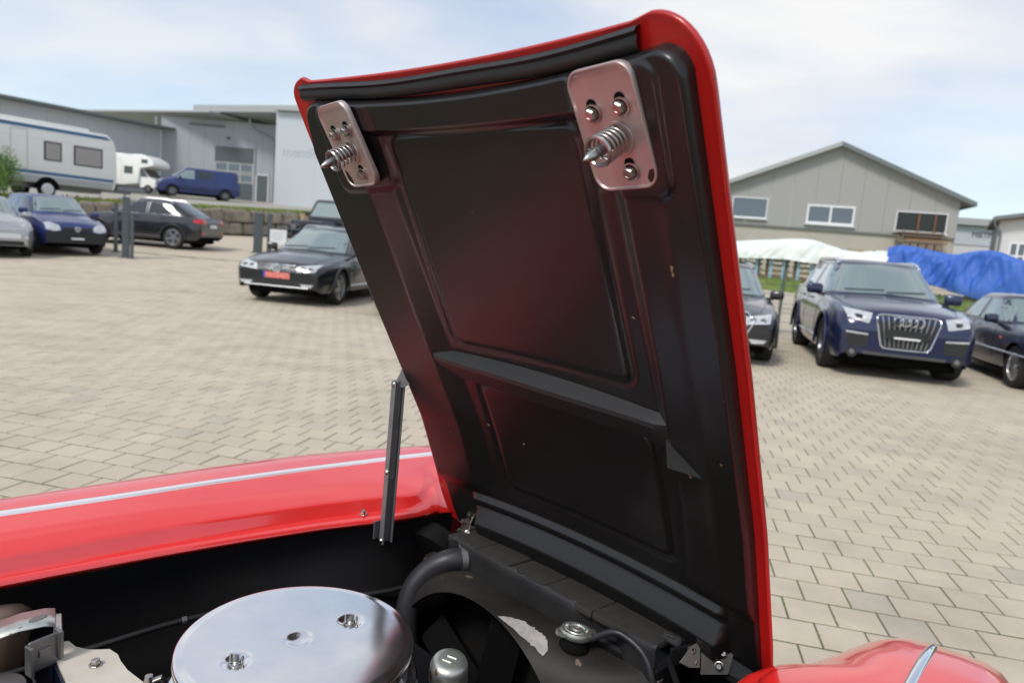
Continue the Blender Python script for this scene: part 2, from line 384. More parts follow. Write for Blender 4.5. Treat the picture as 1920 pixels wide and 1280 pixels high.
def bankpt():
    i = random.choices(range(4), weights=(6, 11, 6, 4))[0]; s = random.random(); t = random.uniform(.25, 3.1)
    x = WALL[i][0] * (1 - s) + WALL[i + 1][0] * s; y = WALL[i][1] * (1 - s) + WALL[i + 1][1] * s
    return x - .8 * t, y + .55 * t, gz2(0, y + .55 * t) + .02
blades('bank_grass', 16000, bankpt, .04, .15, M['grass'], .03)
def flpt():
    x, y, z = bankpt(); return x, y, z + .12
blades('bank_flowers', 420, lambda: (lambda p: p if p[1] < 33 else (p[0], p[1], -5))(flpt()), .05, .09, M['flower'], .05)
GR = [(-4, 34.5), (4, 31.3), (10.5, 28.3), (16.3, 25.9), (27, 21.5)]; GB = [(3, 42), (8, 39.5), (13, 36.6), (20, 33), (30, 28)]
b = MB(); b.grid([[tuple((1 - t) * np.array(a) + t * np.array(c)) + (gz(0, (1 - t) * a[1] + t * c[1]) + .012,) for t in np.linspace(0, 1, 6)] for a, c in zip(GR, GB)])
tag(b.build('grass_strip', M['grass'], smooth=60), kind='structure')
def grpt():
    i = random.choices(range(4), weights=(2, 4, 5, 5))[0]; s = random.random(); t = random.random()
    a = np.array(GR[i]) * (1 - s) + np.array(GR[i + 1]) * s; c = np.array(GB[i]) * (1 - s) + np.array(GB[i + 1]) * s
    p = a * (1 - t) + c * t; return p[0], p[1], gz(0, p[1])
blades('strip_grass', 16000, grpt, .06, .22, M['grass'], .025)

# retaining wall of rough blocks
wall = tag(MB().box((0, 0, .5), (.01, .01, .01)).build('retaining_wall', M['stone']), 'rough sandstone block wall holding up the grassy bank', 'wall')
proto = []
for v in range(5):
    b = MB(); b.box((0, 0, 0), (1, 1, 1), bev=.17, seg=2); rs = np.random.RandomState(v + 3)
    for q in b.bm.verts: q.co += Vector(rs.normal(0, .045, 3))
    o = b.build('stone_block', M['stone2'] if v == 3 else M['stone'], wall, smooth=25); proto.append(o)
used = 0
for i in range(4):
    a, c = np.array(WALL[i]), np.array(WALL[i + 1]); Ls = np.linalg.norm(c - a); ang = math.atan2(*(c - a)[::-1])
    for row in range(2):
        s = random.uniform(-.4, 0)
        while s < Ls:
            l = random.uniform(.45, 1.05); p = a + (c - a) * (s + l / 2) / Ls
            zb = gz(0, p[1]) + .02; Ht = gz2(0, p[1]) - zb + .04; h = Ht / 2
            loc = (p[0], p[1], zb + h * (row + .5)); rot = (random.uniform(-.07, .07), random.uniform(-.09, .09), ang + random.uniform(-.08, .08))
            scl = (l * 1.0, .55 + random.uniform(-.12, .12), h * random.uniform(.84, 1.06))
            v = random.choices(range(5), weights=(3, 3, 3, 1.3, 3))[0]
            if used < 5:
                o = proto[used]; o.location = loc; o.rotation_euler = rot; o.scale = scl
            else: copy_of(proto[v], wall, loc, rot, scl)
            used += 1; s += l

# ------------------------------------------------------------------ the red classic car (local axes: x forward, y left)
car = thing('classic_car', 'red classic sports car with its black-lined bonnet raised over the engine', 'car', (.16467, 1.4847, 0), R(45.2856))
Y0 = -.022
S65, C65 = math.sin(R(65)), math.cos(R(65))
def hpt(u, v, h): return Vector((-v * C65 - S65 * h, .4224 - u, .8 + v * S65 - C65 * h))
SKL = [(-.03, .012), (.05, .004), (.15, .012), (.3, .016), (.6, .002), (1.0, -.009), (1.1, -.009)]
SKR = [(-.03, .888), (.05, .893), (.3, .899), (.6, .906), (1.0, .907), (1.1, .907)]
def h_skin(u, v):
    l, r = itp(v, SKL), itp(v, SKR); s = (u - (l + r) / 2) / ((r - l) / 2)
    return itp(v, [(0, -.002), (.3, -.01), (1.0, .02), (1.1, .024)]) - .03 * (1 - min(s * s, 1.2))
# outline of the bonnet
out = []
for v in np.linspace(-.02, .99, 40): out.append((itp(v, SKR), v))
rc = .075
for a in np.linspace(0, PI / 2, 12)[1:]: out.append((.907 - rc + rc * math.cos(a), 1.082 - rc * 1.15 + rc * 1.15 * math.sin(a)))
for u in np.linspace(.80, .05, 40):
    s = (u - .449) / .458; out.append((u, 1.064 + .019 * s * s))
rl = .05
for a in np.linspace(PI / 2, PI, 12)[1:]: out.append((-.009 + rl + rl * math.cos(a), 1.087 - rl * .75 + rl * .75 * math.sin(a)))
for v in np.linspace(1.045, -.02, 40): out.append((itp(v, SKL), v))
for u in np.linspace(.03, .87, 24): out.append((u, -.022))
out = [p for i, p in enumerate(out) if i == 0 or (abs(p[0] - out[i - 1][0]) + abs(p[1] - out[i - 1][1])) > 1e-5]
uc, vc = .449, .55
def ring(k, dh, grow=0):
    r = []
    for (u, v) in out:
        d = Vector((u - uc, v - vc)); q = d * k + d.normalized() * grow; uu, vv = uc + q.x, vc + q.y
        r.append(hpt(uu, vv, h_skin(uu, vv) + dh))
    return r
b = MB()
rings = [ring(k, 0) for k in (.02, .3, .6, .85, .93, .97, .99)] + [ring(1, .001, -.003), ring(1, .0, -.0008), ring(1, -.003, .0004), ring(1, -.007, .0002), ring(1, -.010, -.002)] + [ring(k, -.0105) for k in (.985, .95, .85, .6, .3, .02)]
V = b.grid(rings, cv=True); b.face(V[0]); b.face(V[-1])
bonnet = b.build('bonnet', M['redin'], car, smooth=50)
bonnet['label'] = 'red bonnet raised steeply, its underside lined with black pressed panels'

UL = [(-.02, .045), (.05, .038), (.3, .046), (.6, .030), (.93, .020), (.99, .034), (1.06, .036)]
UR = [(-.02, .872), (.3, .880), (.6, .886), (1.06, .884)]
def sd_rr(u, v, u0, u1, v0, v1, r):
    dx = np.abs(u - (u0 + u1) / 2) - (u1 - u0) / 2 + r; dy = np.abs(v - (v0 + v1) / 2) - (v1 - v0) / 2 + r
    return np.hypot(np.maximum(dx, 0), np.maximum(dy, 0)) + np.minimum(np.maximum(dx, dy), 0) - r
def VT(u): return 1.020 + .029 * ((u - .449) / .42) ** 2
def field(u, v, l, r):
    vb = -.02; vt = VT(u)
    lin = lambda a, c_, x: np.clip((x - a) / (c_ - a), 0, 1)
    up_ = lin(.11, .15, v); fl = (1 - lin(.128, .186, u - l)) * up_; fr = (1 - lin(.125, .150, r - u)) * up_; ft = 1 - lin(.050, .064, vt - v); fb = 0 * v
    fm = np.maximum(np.maximum(fl, fr), np.maximum(ft, fb))
    # rounded inner corners of the frame
    z = .010 + .016 * fm
    # stepped bottom bar, its upper faces tilted to the sky
    z = np.maximum(z, .010 + (.032 * (1 - lin(.034, .068, v)) * lin(-.018, -.004, v) + .012 * (1 - lin(.096, .108, v)) * lin(.078, .086, v)) * lin(.095, .11, u - l) * lin(.06, .075, r - u)) - .016 * (fm - np.maximum(ft, fb)) * (1 - lin(.10, .135, v)) * lin(.09, .10, u - l) * lin(.05, .06, r - u) * 0
    # embossed panels
    for (a, c, d, e, rr) in ((.238, .692, .530, .966, .03), (.268, .712, .160, .446, .03)):
        q = sd_rr(u, v, a, c, d, e, rr)
        z += -.0036 * np.exp(-(q / .006) ** 2) + .0035 * (1 - sst(-.012, -.002, q)) * (1 - fm)
    # pads under the latch plates
    for uu in (.152, .772):
        q = sd_rr(u, v, uu - .074, uu + .074, .865, 1.034, .025)
        z += .005 * (1 - lin(-.004, .003, q))
    # shallow pressed ridge on the right-hand frame
    z += .0015 * np.exp(-((r - u - .055) / .016) ** 2) * sst(.15, .3, v) * (1 - sst(.80, .88, v))
    dm = np.minimum(np.minimum(u - l, r - u), np.minimum(vt - v, v - vb))
    cor = sd_rr(u, v - vt, l, r, -1.3, 0, .045)
    dm = np.minimum(dm, -cor)
    k = np.sqrt(np.clip(1 - (1 - np.clip(dm / .009, 0, 1)) ** 2, 0, 1))
    return (z + .004) * k - .004
b = MB(); P = []
for t in np.concatenate([np.linspace(0, .14, 70)[:-1], np.linspace(.14, .92, 150), np.linspace(.92, 1, 44)[1:]]):
    v1 = -.02 + 1.05 * t
    l, r = itp(v1, UL), itp(v1, UR); us = l + (r - l) * np.concatenate([np.linspace(0, .08, 32)[:-1], np.linspace(.08, .92, 130), np.linspace(.92, 1, 32)[1:]])
    vs = -.02 + (VT(us) + .02) * t
    f = field(us, vs, l, r)
    P.append([hpt(u, v, h_skin(u, v) + ff) for u, v, ff in zip(us, vs, f)])
b.grid(P)
inner = b.build('inner_panel', M['black'], bonnet, smooth=60)
def hsurf(u, v):
    l, r = itp(v, UL), itp(v, UR); return h_skin(u, v) + float(field(np.array([u]), v, l, r)[0])

# rubber weather strip along the rear edge
b = MB(); sec = [(-.018, 0), (-.017, .008), (-.012, .012), (-.005, .0135), (.003, .010), (.008, .0145), (.012, .009), (.013, 0)]
P = []
for u in np.linspace(.030, .815, 60):
    s = (u - .449) / .458; v0 = 1.041 + .024 * s * s + .0012 * math.sin(u * 17); wob = .0006 * math.sin(u * 31 + 1)
    P.append([hpt(u, v0 + a, h_skin(u, v0) + hh + wob) for a, hh in sec])
b.grid(P); b.face(b.bm.verts[:7]) if False else None
b.build('weather_strip', M['rubber'], bonnet, smooth=50)
# cross rib and gusset
b = MB(); P = []
for u, k in ((.150, .05), (.178, .8), (.2, 1), (.70, 1), (.735, .95), (.782, .05)):
    v0 = .513 - .018 * (u - .15) / .62; hb = h_skin(u, v0)
    P.append([hpt(u, v0, hb), hpt(u, v0 - .002, hb + .006), hpt(u, v0 - .012 , hb + .010 + .022 * k), hpt(u, v0 - .022, hb + .010 + .022 * k), hpt(u, v0 - .07, hb + .008)])
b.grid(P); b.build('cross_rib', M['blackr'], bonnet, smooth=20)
b = MB()
A = b.verts([hpt(.742, .462, hsurf(.742, .462) - .002), hpt(.762, .415, hsurf(.762, .415)), hpt(.812, .402, hsurf(.812, .402)), hpt(.772, .432, hsurf(.78, .43) + .034)])
for f in ((0, 1, 3), (1, 2, 3), (2, 0, 3)): b.face([A[i] for i in f])
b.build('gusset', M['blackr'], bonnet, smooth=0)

# latch plates with bolts, spring and pin
def hexbolt(name, c, nrm, up, parent, s=.0088):
    z = nrm.normalized(); x = (up - z * up.dot(z)).normalized(); y = z.cross(x); q = Matrix((x, y, z)).transposed()
    b = MB(); b.lathe([(s * 1.42, 0), (s * 1.42, .0016), (s * 1.15, .002)], c, q, 20)
    b.lathe([(s * .98, .001), (s * .98, .0085), (s * .80, .0105), (s * .45, .0105), (s * .40, .0098), (.0004, .0098)], c, q, 6)
    return b.build(name, M['steel'], parent, smooth=30)
def latch(u0, v0, rot, tilt):
    ca, sa = math.cos(rot), math.sin(rot); n = -(Vector((S65, 0, C65)))
    base = hsurf(u0, v0) + .002
    def P3(a, c, h=0):      # a across, c along the bonnet (towards its free edge)
        uu, vv = u0 + a * ca - c * sa, v0 + a * sa + c * ca
        return hpt(uu, vv, base + .004 + c * tilt + a * .02 + h)
    b = MB(); hw, hh = .051, .079
    def rr(k, z):
        pts = []; r = .022
        for cx, cy, a0 in ((hw - r, hh - r, 0), (-hw + r, hh - r, 90), (-hw + r, -hh + r, 180), (hw - r, -hh + r, 270)):
            for t in range(7):
                a = R(a0 + t * 15); pts.append(P3(cx + (r - k) * math.cos(a), cy + (r - k) * math.sin(a), z))
        return pts
    V = b.grid([rr(-.0005, -.008), rr(-.0008, .001), rr(.0006, .003), rr(.0026, .003), rr(.0042, .0006), rr(.012, 0)], cv=True); b.face(V[-1])
    pl = b.build('latch_plate', M['zinc'], bonnet, smooth=50)
    upv = P3(0, 1) - P3(0, 0)
    nn = (P3(.01, 0) - P3(0, 0)).cross(P3(0, .01) - P3(0, 0)).normalized()
    if nn.dot(n) < 0: nn = -nn
    for a, c in ((-.022, .024), (.024, .026), (.012, -.056)):
        # adjusting slot behind each bolt
        sb = MB(); ctr = P3(a, c + .006)
        q = Matrix(((P3(.01, 0) - P3(0, 0)).normalized(), upv.normalized(), nn)).transposed()
        pts = [ctr + q @ Vector((.0082 * math.cos(t) , .0082 * math.sin(t) + (.004 if math.sin(t) > 0 else -.006), .0008)) for t in np.linspace(0, 2 * PI, 21)[:-1]]
        sb.face(sb.verts(pts)); sb.build('bolt_slot', M['gap'], bonnet, smooth=0)
        hexbolt('latch_bolt', P3(a, c) + nn * .0012, nn, upv, bonnet)
    c0 = P3(.006, -.012); x = upv.normalized(); y = nn.cross(x)
    b = MB(); b.lathe([(.023, .0006), (.0225, .0022), (.019, .0022), (.0185, .0006)], c0, Matrix((x, y, nn)).transposed(), 28); b.build('spring_seat', M['zinc'], bonnet)
    pts = []
    for t in np.linspace(0, 1, 150):
        a = 2 * PI * 4.6 * t; r = .0165 + .0018 * t; pts.append(c0 + x * r * math.cos(a) + y * r * math.sin(a) + nn * (.002 + .038 * t))
    for a in np.linspace(0, 2 * PI, 30): pts.append(c0 + x * .0184 * math.cos(a + .4 * PI) + y * .0184 * math.sin(a + .4 * PI) + nn * .0425)
    b = MB(); b.tube(pts, .0019, 7); b.build('latch_spring', M['steel'], bonnet, smooth=60)
    q = Matrix((x, y, nn)).transposed()
    b = MB(); b.lathe([(.0158, .0425), (.0172, .0400), (.0196, .0405), (.0206, .0430), (.0196, .0458), (.0172, .0462), (.0158, .0440)], c0, q, 28); b.build('spring_collar', M['steel'], bonnet, smooth=40)
    b = MB(); b.lathe([(.0072, -.002), (.0072, .047), (.0066, .0475), (.0066, .050)], c0, q, 18); b.build('latch_pin', M['dksteel'], bonnet, smooth=40)
    b = MB(); b.lathe([(.0072, .050), (.0071, .056), (.0045, .065), (.0015, .0715), (.0002, .072)], c0, q, 18, cap0=True); b.build('pin_tip', M['steel'], bonnet, smooth=50)
latch(.152, .957, R(4.5), .085)
latch(.772, .957, R(4.5), .085)

# bodywork: both front wings lofted along the car
zr = [(-2.2, .87), (-1.6, .89), (-.9, .887), (-.3, .886), (.0, .882), (.12, .878), (.2, .868), (.28, .842), (.36, .80), (.46, .752), (.56, .70), (.68, .60), (.76, .45)]
yl = [(-2.2, .60), (-1.1, .562), (-.93, .551), (-.81, .539), (-.67, .522), (-.514, .499), (-.34, .466), (-.19, .424), (-.05, .399), (.02, .397), (.06, .39), (.2, .38), (.8, .30)]
yg = [(-2.2, .63), (-1.1, .59), (-.93, .583), (-.66, .563), (-.32, .508), (-.19, .477), (-.04, .43), (.02, .425), (.06, .42), (.2, .35), (.8, .2)]
ys = [(-2.2, .76), (-.91, .705), (-.72, .69), (-.5, .678), (-.24, .653), (.08, .622), (.21, .612), (.4, .60), (.76, .5)]
yo = [(-2.2, .86), (-.89, .825), (-.69, .823), (-.44, .82), (-.2, .807), (0, .76), (.15, .735), (.4, .71), (.6, .66), (.76, .52)]
def wing_section(x):
    z, a, g, s, o = itp(x, zr), itp(x, yl), itp(x, yg), itp(x, ys), itp(x, yo)
    nose = sst(.04, .12, x)
    zl = .818; zg = z - .034; q = float(sst(-.10, .05, x)); zn = itp(x, [(-.1, .81), (0, .795), (.05, .755), (.12, .70), (.3, .58), (.5, .48), (.76, .3)])
    pts = [(a + .012, zl - .012), (a + .001, zl - .012), (a - .001, zl - .008), (a + .001, zl - .003), (a + .005, zl), (a + .4 * (g - a), zl + .0015), (g - .012, zl + .003), (g - .009, zl + .007),
           (g - .003, zg - .007), (g + .001, zg - .001), (g + .010, zg + .002), (g + (s - g) * .25, zg + .013), (g + (s - g) * .5, zg + .022), (s - .022, z - .0045), (s - .008, z - .001), (s + .008, z - .001), (s + (o - s) * .35, z + .003), (s + (o - s) * .65, z + .003), (s + (o - s) * .85, z - .004), (o, z - .020), (o + .02, z - .055), (o + .04, z - .12), (o + .05, z - .25), (o + .055, z - .45), (o + .03, .22)]
    if q > 0:      # ahead of the opening the wing becomes a rounded pod
        k = next(i for i, p in enumerate(pts) if p[0] >= s - .0225)
        for i in range(k):
            f = i / k; y2 = a + .01 + (s - .022 - a - .01) * f; z2 = zn + (z - .0045 - zn) * math.sin(f * PI / 2) ** .8
            pts[i] = (pts[i][0] * (1 - q) + y2 * q, pts[i][1] * (1 - q) + z2 * q)
    return [(y, max(zz, .2)) for y, zz in pts]
xs = np.concatenate([np.linspace(-2.2, -1.2, 8), np.linspace(-1.1, .0, 34), np.linspace(.02, .76, 40)])
for sgn in (1, -1):
    b = MB()
    P = []
    for x in xs: P.append([(x, (y if sgn > 0 else 2 * Y0 - y), z) for y, z in wing_section(x)])
    V = b.grid(P); b.face([r for r in V[0]])
    wg = b.build('front_wing', M['red'], car, smooth=44)
    # chrome strip on the crown of the wing
    b = MB(); P = []
    for x in np.linspace(-2.0, .215, 60):
        z, s = itp(x, zr), itp(x, ys); k = 1 if x < .16 else 1 - .35 * ((x - .16) / .055)
        P.append([(x, (s + dy * k if sgn > 0 else 2 * Y0 - s - dy * k), z + dz) for dy, dz in ((-.0085, -.004), (-.0075, .0035), (-.004, .0062), (.004, .0062), (.0075, .0035), (.0085, -.004))])
    V = b.grid(P); b.face(V[-1]); b.face(V[0])
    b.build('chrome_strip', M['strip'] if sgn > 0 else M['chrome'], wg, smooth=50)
# nose between the wings, grille panel and cowl
b = MB(); P = []
for x in np.linspace(.05, .80, 24):
    zc = itp(x, [(.05, .75), (.12, .70), (.3, .58), (.5, .48), (.65, .40), (.74, .33), (.8, .25)]); hw = itp(x, [(.05, .425), (.2, .40), (.8, .30)])
    P.append([(x, Y0 + hw * s, zc - .02 * s * s) for s in np.linspace(-1, 1, 15)])
b.grid(P); b.build('nose_panel', M['red'], car, smooth=60)
b = MB(); b.box((-1.62, Y0, .86), (.9, 1.24, .05), bev=.015, seg=2); b.build('cowl', M['red'], car)
b = MB(); b.box((.1, Y0, .35), (1.2, 1.2, .04)); b.box((-1.6, Y0, .3), (1.1, 1.5, .08)); b.build('floor_pan', M['bay'], car)
for s in (1, -1):
    b = MB(); b.lathe([(.2, -.09), (.30, -.085), (.325, -.06), (.325, .06), (.30, .085), (.2, .09)], (-.15, Y0 + s * .70, .325), Matrix.Rotation(PI / 2, 3, 'X'), 32); b.build('tyre', M['tyre'], car)
# engine bay walls
for s in (1, -1):
    b = MB(); P = []
    for x in np.linspace(-1.15, .02, 30):
        a = itp(x, yl); bulge = .10 * math.exp(-((x + .30) / .22) ** 2)
        P.append([(x, Y0 + s * (yy - Y0), zz) for yy, zz in ((a + .004, .80), (a + .02, .755), (a + .03 - bulge * .3, .70), (a + .02 - bulge, .58), (a - .05 - bulge, .45), (a - .12 - bulge, .36))])
    b.grid(P); b.build('inner_wing', M['bay'], car, smooth=60)
b = MB(); b.box((-1.14, Y0, .58), (.04, 1.15, .5), bev=.01); b.build('bulkhead', M['bay'], car)
b = MB(); b.lathe([(.085, -.01), (.085, .04), (.078, .044), (.072, .01), (.06, .0)], (-.05, .43, .69), Matrix.Rotation(R(60), 3, 'Y') @ Matrix.Rotation(R(-20), 3, 'X'), 32, cap0=True); b.build('headlamp_bucket', M['bay'], car, smooth=40)
for k, (r_, off, zz) in enumerate(((.006, .03, .66),)):
    pts = smooth_path0 = [Vector((x, itp(x, yl) - off + .012 * math.sin(x * 9 + k), zz + .01 * math.sin(x * 7 + 2 * k))) for x in np.linspace(-1.1, -.12, 26)]
    b = MB(); b.tube(pts, r_, 8); b.build('wiring_loom', M['rubber'], car, smooth=60)
    for i in (12,):
        b = MB(); d = (pts[i + 1] - pts[i]).normalized(); b.lathe([(r_ * 1.05, -.005), (r_ * 1.25, -.004), (r_ * 1.25, .004), (r_ * 1.05, .005)], pts[i], Vector((0, 0, 1)).rotation_difference(d).to_matrix(), 10); b.build('loom_clip', M['dksteel'], car)
# air cleaner
AC = Vector((-.612, .058, .0))
LID = .829
dimples = [(-.103, .001, 1), (0, 0, .85), (.098, -.002, 1)]
b = MB(); P = []
for r in list(np.linspace(.0, .184, 78)) :
    row = []
    for k in range(176):
        a = 2 * PI * k / 176; x, y = r * math.cos(a), r * math.sin(a); z = LID + .0018 * (1 - (r / .18) ** 2) - .0016 * sst(.170, .184, r)
        for (dx, dy, q) in dimples:
            d = math.hypot(x - dx, y - dy); z -= q * .0070 * (1 - sst(.003, .0265, d))
        row.append((AC.x + x, AC.y + y, z))
    P.append(row)
for r, z in ((.1868, LID - .0032), (.1885, LID - .007), (.1882, LID - .016), (.1865, LID - .018), (.181, LID - .018)):
    P.append([(AC.x + r * math.cos(2 * PI * k / 176), AC.y + r * math.sin(2 * PI * k / 176), z) for k in range(176)])
b.grid(P, cv=True); cleaner = b.build('air_cleaner_lid', M['alu'], car, smooth=50)
b = MB(); b.lathe([(.178, LID - .016), (.178, LID - .060), (.182, LID - .064), (.196, LID - .066), (.199, LID - .070), (.196, LID - .076), (.15, LID - .082), (.08, LID - .10), (.06, LID - .16)], (AC.x, AC.y, 0), None, 96); b.build('air_cleaner_base', M['chrome'], car, smooth=40)
for dx, dy, q in (dimples[0], dimples[2]):
    c = Vector((AC.x + dx, AC.y + dy, LID - .0070)); b = MB()
    b.lathe([(.0105, 0), (.0105, .003), (.0070, .005), (.0062, .010), (.0002, .0105)], c, None, 16)
    for s in (1, -1):
        b.box(c + Vector((.0055 * s, -.0085 * s,   .0100)), (.0036, .0105, .0135), Matrix.Rotation(R(-33), 3, 'Z') @ Matrix.Rotation(R(24 * s), 3, 'X'), .0014)
    b.build('wing_nut', M['steel'], cleaner)
    b = MB(); b.tube([c + Vector((0, 0, .004)), c + Vector((0, 0, .017))], .0032, 10); b.build('stud', M['dksteel'], cleaner)
# engine block, rocker covers
b = MB(); b.box((-.62, .06, .55), (.62, .34, .30), bev=.02); b.build('engine_block', M['bay'], car)
for s in (1, -1):
    b = MB(); b.box((-.62, .06 + s * .22, .64), (.52, .13, .09), Matrix.Rotation(R(-35 * s), 3, 'X'), .02, 3); b.build('rocker_cover', M['dksteel'] if s < 0 else M['bay'], car)

# radiator with foam-topped header
radi = MB(); radi.box((-.040, .005, .50), (.088, .60, .50), bev=.006); rad = radi.build('radiator', M['bay'], car)
edges = [.305, .203, .098, -.008, -.140, -.290]
for i in range(5):
    b = MB(); y0, y1 = edges[i], edges[i + 1]
    b.box((-.042, (y0 + y1) / 2, .787 + .0015 * math.sin(i * 2.1)), (.094, abs(y1 - y0) - .0025, .016), Matrix.Rotation(R(3), 3, 'Y'), .004, 2); b.build('foam_pad', M['pad'], rad)
# ragged foil lip along the rear edge of the foam
b = MB(); P = []; rs = np.random.RandomState(5)
for k, y in enumerate(np.linspace(.298, -.292, 46)):
    j = rs.normal(0, .0018); dip = .020 * sst(-.09, -.13, y) * (1 - sst(-.19, -.23, y))
    P.append([(-.081 + j + dip * .8, y, .7955), (-.087 + j + dip, y, .7965 + j), (-.091 + dip, y, .792 + j * .6), (-.0895 + dip, y, .775), (-.0885 + dip, y, .73)])
b.grid(P); b.build('header_lip', M['rubber'], rad, smooth=50)
b = MB(); b.box((.045, Y0, .755), (.09, .80, .012)); b.box((.085, Y0, .70), (.012, .80, .12)); b.build('front_support', M['bay'], car)
# fan shroud lofted from ring to header
RC, RR = (.066, .490), .272
b = MB(); P = []; na = 72
def rect_pt(a):
    hy0, hy1, z0, z1 = -.30, .38, .22, .737; cy, cz = (hy0 + hy1) / 2, (z0 + z1) / 2; c, s = math.cos(a), math.sin(a)
    k = 1 / max(abs(c) / ((hy1 - hy0) / 2), abs(s) / ((z1 - z0) / 2)); return cy + c * k, cz + s * k
def shroud_pt(a, t):
    ry, rz = RC[0] + RR * math.cos(a), RC[1] + RR * math.sin(a); qy, qz = rect_pt(a); e = t ** .8
    return Vector((-.205 + .115 * t, ry + (qy - ry) * e, rz + (qz - rz) * e + .010 * math.sin(PI * t)))
for t in [0] + list(np.linspace(0, 1, 14)):
    P.append([shroud_pt(2 * PI * k / na, t) for k in range(na)])
for k in range(na): P[0][k] = P[0][k] + Vector((.012, 0, 0)) + Vector((0, -math.cos(2 * PI * k / na) * .006, -math.sin(2 * PI * k / na) * .006))
b.grid(P, cv=True); shroud = b.build('fan_shroud', M['shroud'], car, smooth=50)
# patch where the paint has flaked off, lying on the shroud
pp = [(58, .07), (62, .17), (70, .22), (80, .20), (92, .19), (100, .14), (103, .07), (93, .035), (80, .03), (68, .03)]
pa = [R(a) for a, t in pp]
rs = np.random.RandomState(2); P = []
for i in range(26):
    f = i / 25; a = R(102 + 24 * f); lo = .05 + .05 * rs.rand() * f + .10 * f; hi = lo + (.30 * math.sin(PI * min(1, max(0, f))) ** .6) * (.85 + .3 * rs.rand()) + .01
    P.append([shroud_pt(a, lo + (hi - lo) * q) + Vector((-.0014, 0, .0018)) for q in (0, .33, .66, 1)])
b = MB(); b.grid(P); b.build('bare_patch', M['chalk'], shroud, smooth=60)
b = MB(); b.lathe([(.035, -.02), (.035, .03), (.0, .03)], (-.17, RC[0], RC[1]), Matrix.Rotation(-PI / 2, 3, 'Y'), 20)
b.build('fan_hub', M['gap'], car)  # hub and blades coloured near black to stand for shade inside the shroud
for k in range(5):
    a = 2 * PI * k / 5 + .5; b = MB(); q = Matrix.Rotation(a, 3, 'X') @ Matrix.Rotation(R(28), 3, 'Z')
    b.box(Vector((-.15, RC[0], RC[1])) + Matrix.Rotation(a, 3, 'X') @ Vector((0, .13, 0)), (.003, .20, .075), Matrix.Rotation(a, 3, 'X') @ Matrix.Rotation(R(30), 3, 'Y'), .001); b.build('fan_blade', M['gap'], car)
# radiator hose and clamp
def smooth_path(pts, n=10):
    pts = [np.array(p, float) for p in pts]; pts = [2 * pts[0] - pts[1]] + pts + [2 * pts[-1] - pts[-2]]; o = []
    for i in range(1, len(pts) - 2):
        for t in np.linspace(0, 1, n, endpoint=False):
            a, bb, c, d = pts[i - 1:i + 3]
            o.append(.5 * (2 * bb + (c - a) * t + (2 * a - 5 * bb + 4 * c - d) * t * t + (3 * bb - a - 3 * c + d) * t ** 3))
    o.append(pts[-2]); return [Vector(p) for p in o]
hp_ = smooth_path([(-.062, .236, .757), (-.090, .247, .757), (-.122, .268, .750), (-.152, .293, .724), (-.180, .305, .687), (-.198, .302, .64), (-.205, .29, .58), (-.21, .27, .5)])
b = MB(); b.tube(hp_, .0265, 24); b.build('radiator_hose', M['hose'], car, smooth=60)
d0 = (hp_[14] - hp_[4]).normalized(); q0 = Vector((0, 0, 1)).rotation_difference(hp_[11] - hp_[7]).to_matrix()
b = MB(); b.lathe([(.0268, -.007), (.0282, -.007), (.0282, .007), (.0268, .007)], hp_[9], q0, 32); b.build('hose_clamp', M['dksteel'], car)
b = MB(); b.box(hp_[9] + Vector((.004, .018, .026)), (.012, .022, .010), q0, .002); b.tube([hp_[9] + Vector((.004, .010, .026)), hp_[9] + Vector((.004, .036, .026))], .003, 8); b.build('clamp_screw', M['steel'], car)

# radiator cap and filler neck
cp = Vector((-.128, -.138, .773))
q = Matrix.Rotation(R(6), 3, 'Y')
b = MB(); b.lathe([(.030, -.034), (.026, -.016), (.030, -.014), (.030, -.008)], cp, q, 28); b.build('filler_neck', M['gap'], car, smooth=60)  # near-black colour stands for the shadow under the cap
b = MB(); b.lathe([(.0305, -.012), (.0318, -.010), (.0318, -.004), (.0300, .0005), (.0245, .0008), (.0235, .0022), (.0160, .0026), (.0150, .0002), (.0100, .0002), (.0090, .0028), (.0050, .0030), (.0045, .0008), (.0003, .0008)], cp, q, 44)
for a in (R(150), R(-30)):
    d = Vector((math.cos(a), math.sin(a), 0)); pts = []
    side = Vector((-d.y, d.x, 0))
    for (f, s) in ((.026, .016), (.034, .012), (.0405, .006), (.0405, -.006), (.034, -.012), (.026, -.016)): pts.append((d * f + side * s))
    b.prism([(p.x, p.y) for p in pts], -.011, -.0035, lambda p, h: cp + q @ Vector((p[0], p[1], h)))
rcap = b.build('radiator_cap', M['cap'], car, smooth=40)
rs = np.random.RandomState(11)
b = MB()
for i in range(30):
    a = 2 * PI * i / 30
    if i % 8 in (6, 7): continue
    h = .0042 * (.75 + .5 * rs.rand())
    b.box(cp + q @ Vector((.0202 * math.cos(a), .0202 * math.sin(a), .0027)), (h, .0011 + .0012 * (i % 3 == 0), .0008), q @ Matrix.Rotation(a, 3, 'Z'))
tag(b.build('stamped_marks', M['cap'], rcap, smooth=0), kind='stuff')
b = MB(); b.lathe([(.0045, .0012), (.0003, .0014)], cp, q, 12); b.build('cap_rivet', M['rust'], rcap)
tb = smooth_path([cp + Vector((.010, -.022, -.016)), (-.103, -.203, .789), (-.093, -.235, .786), (-.090, -.268, .770), (-.092, -.290, .742), (-.094, -.300, .70), (-.095, -.302, .60)])
b = MB(); b.tube(tb, .0062, 12); b.build('overflow_tube', M['hose'], car, smooth=60)
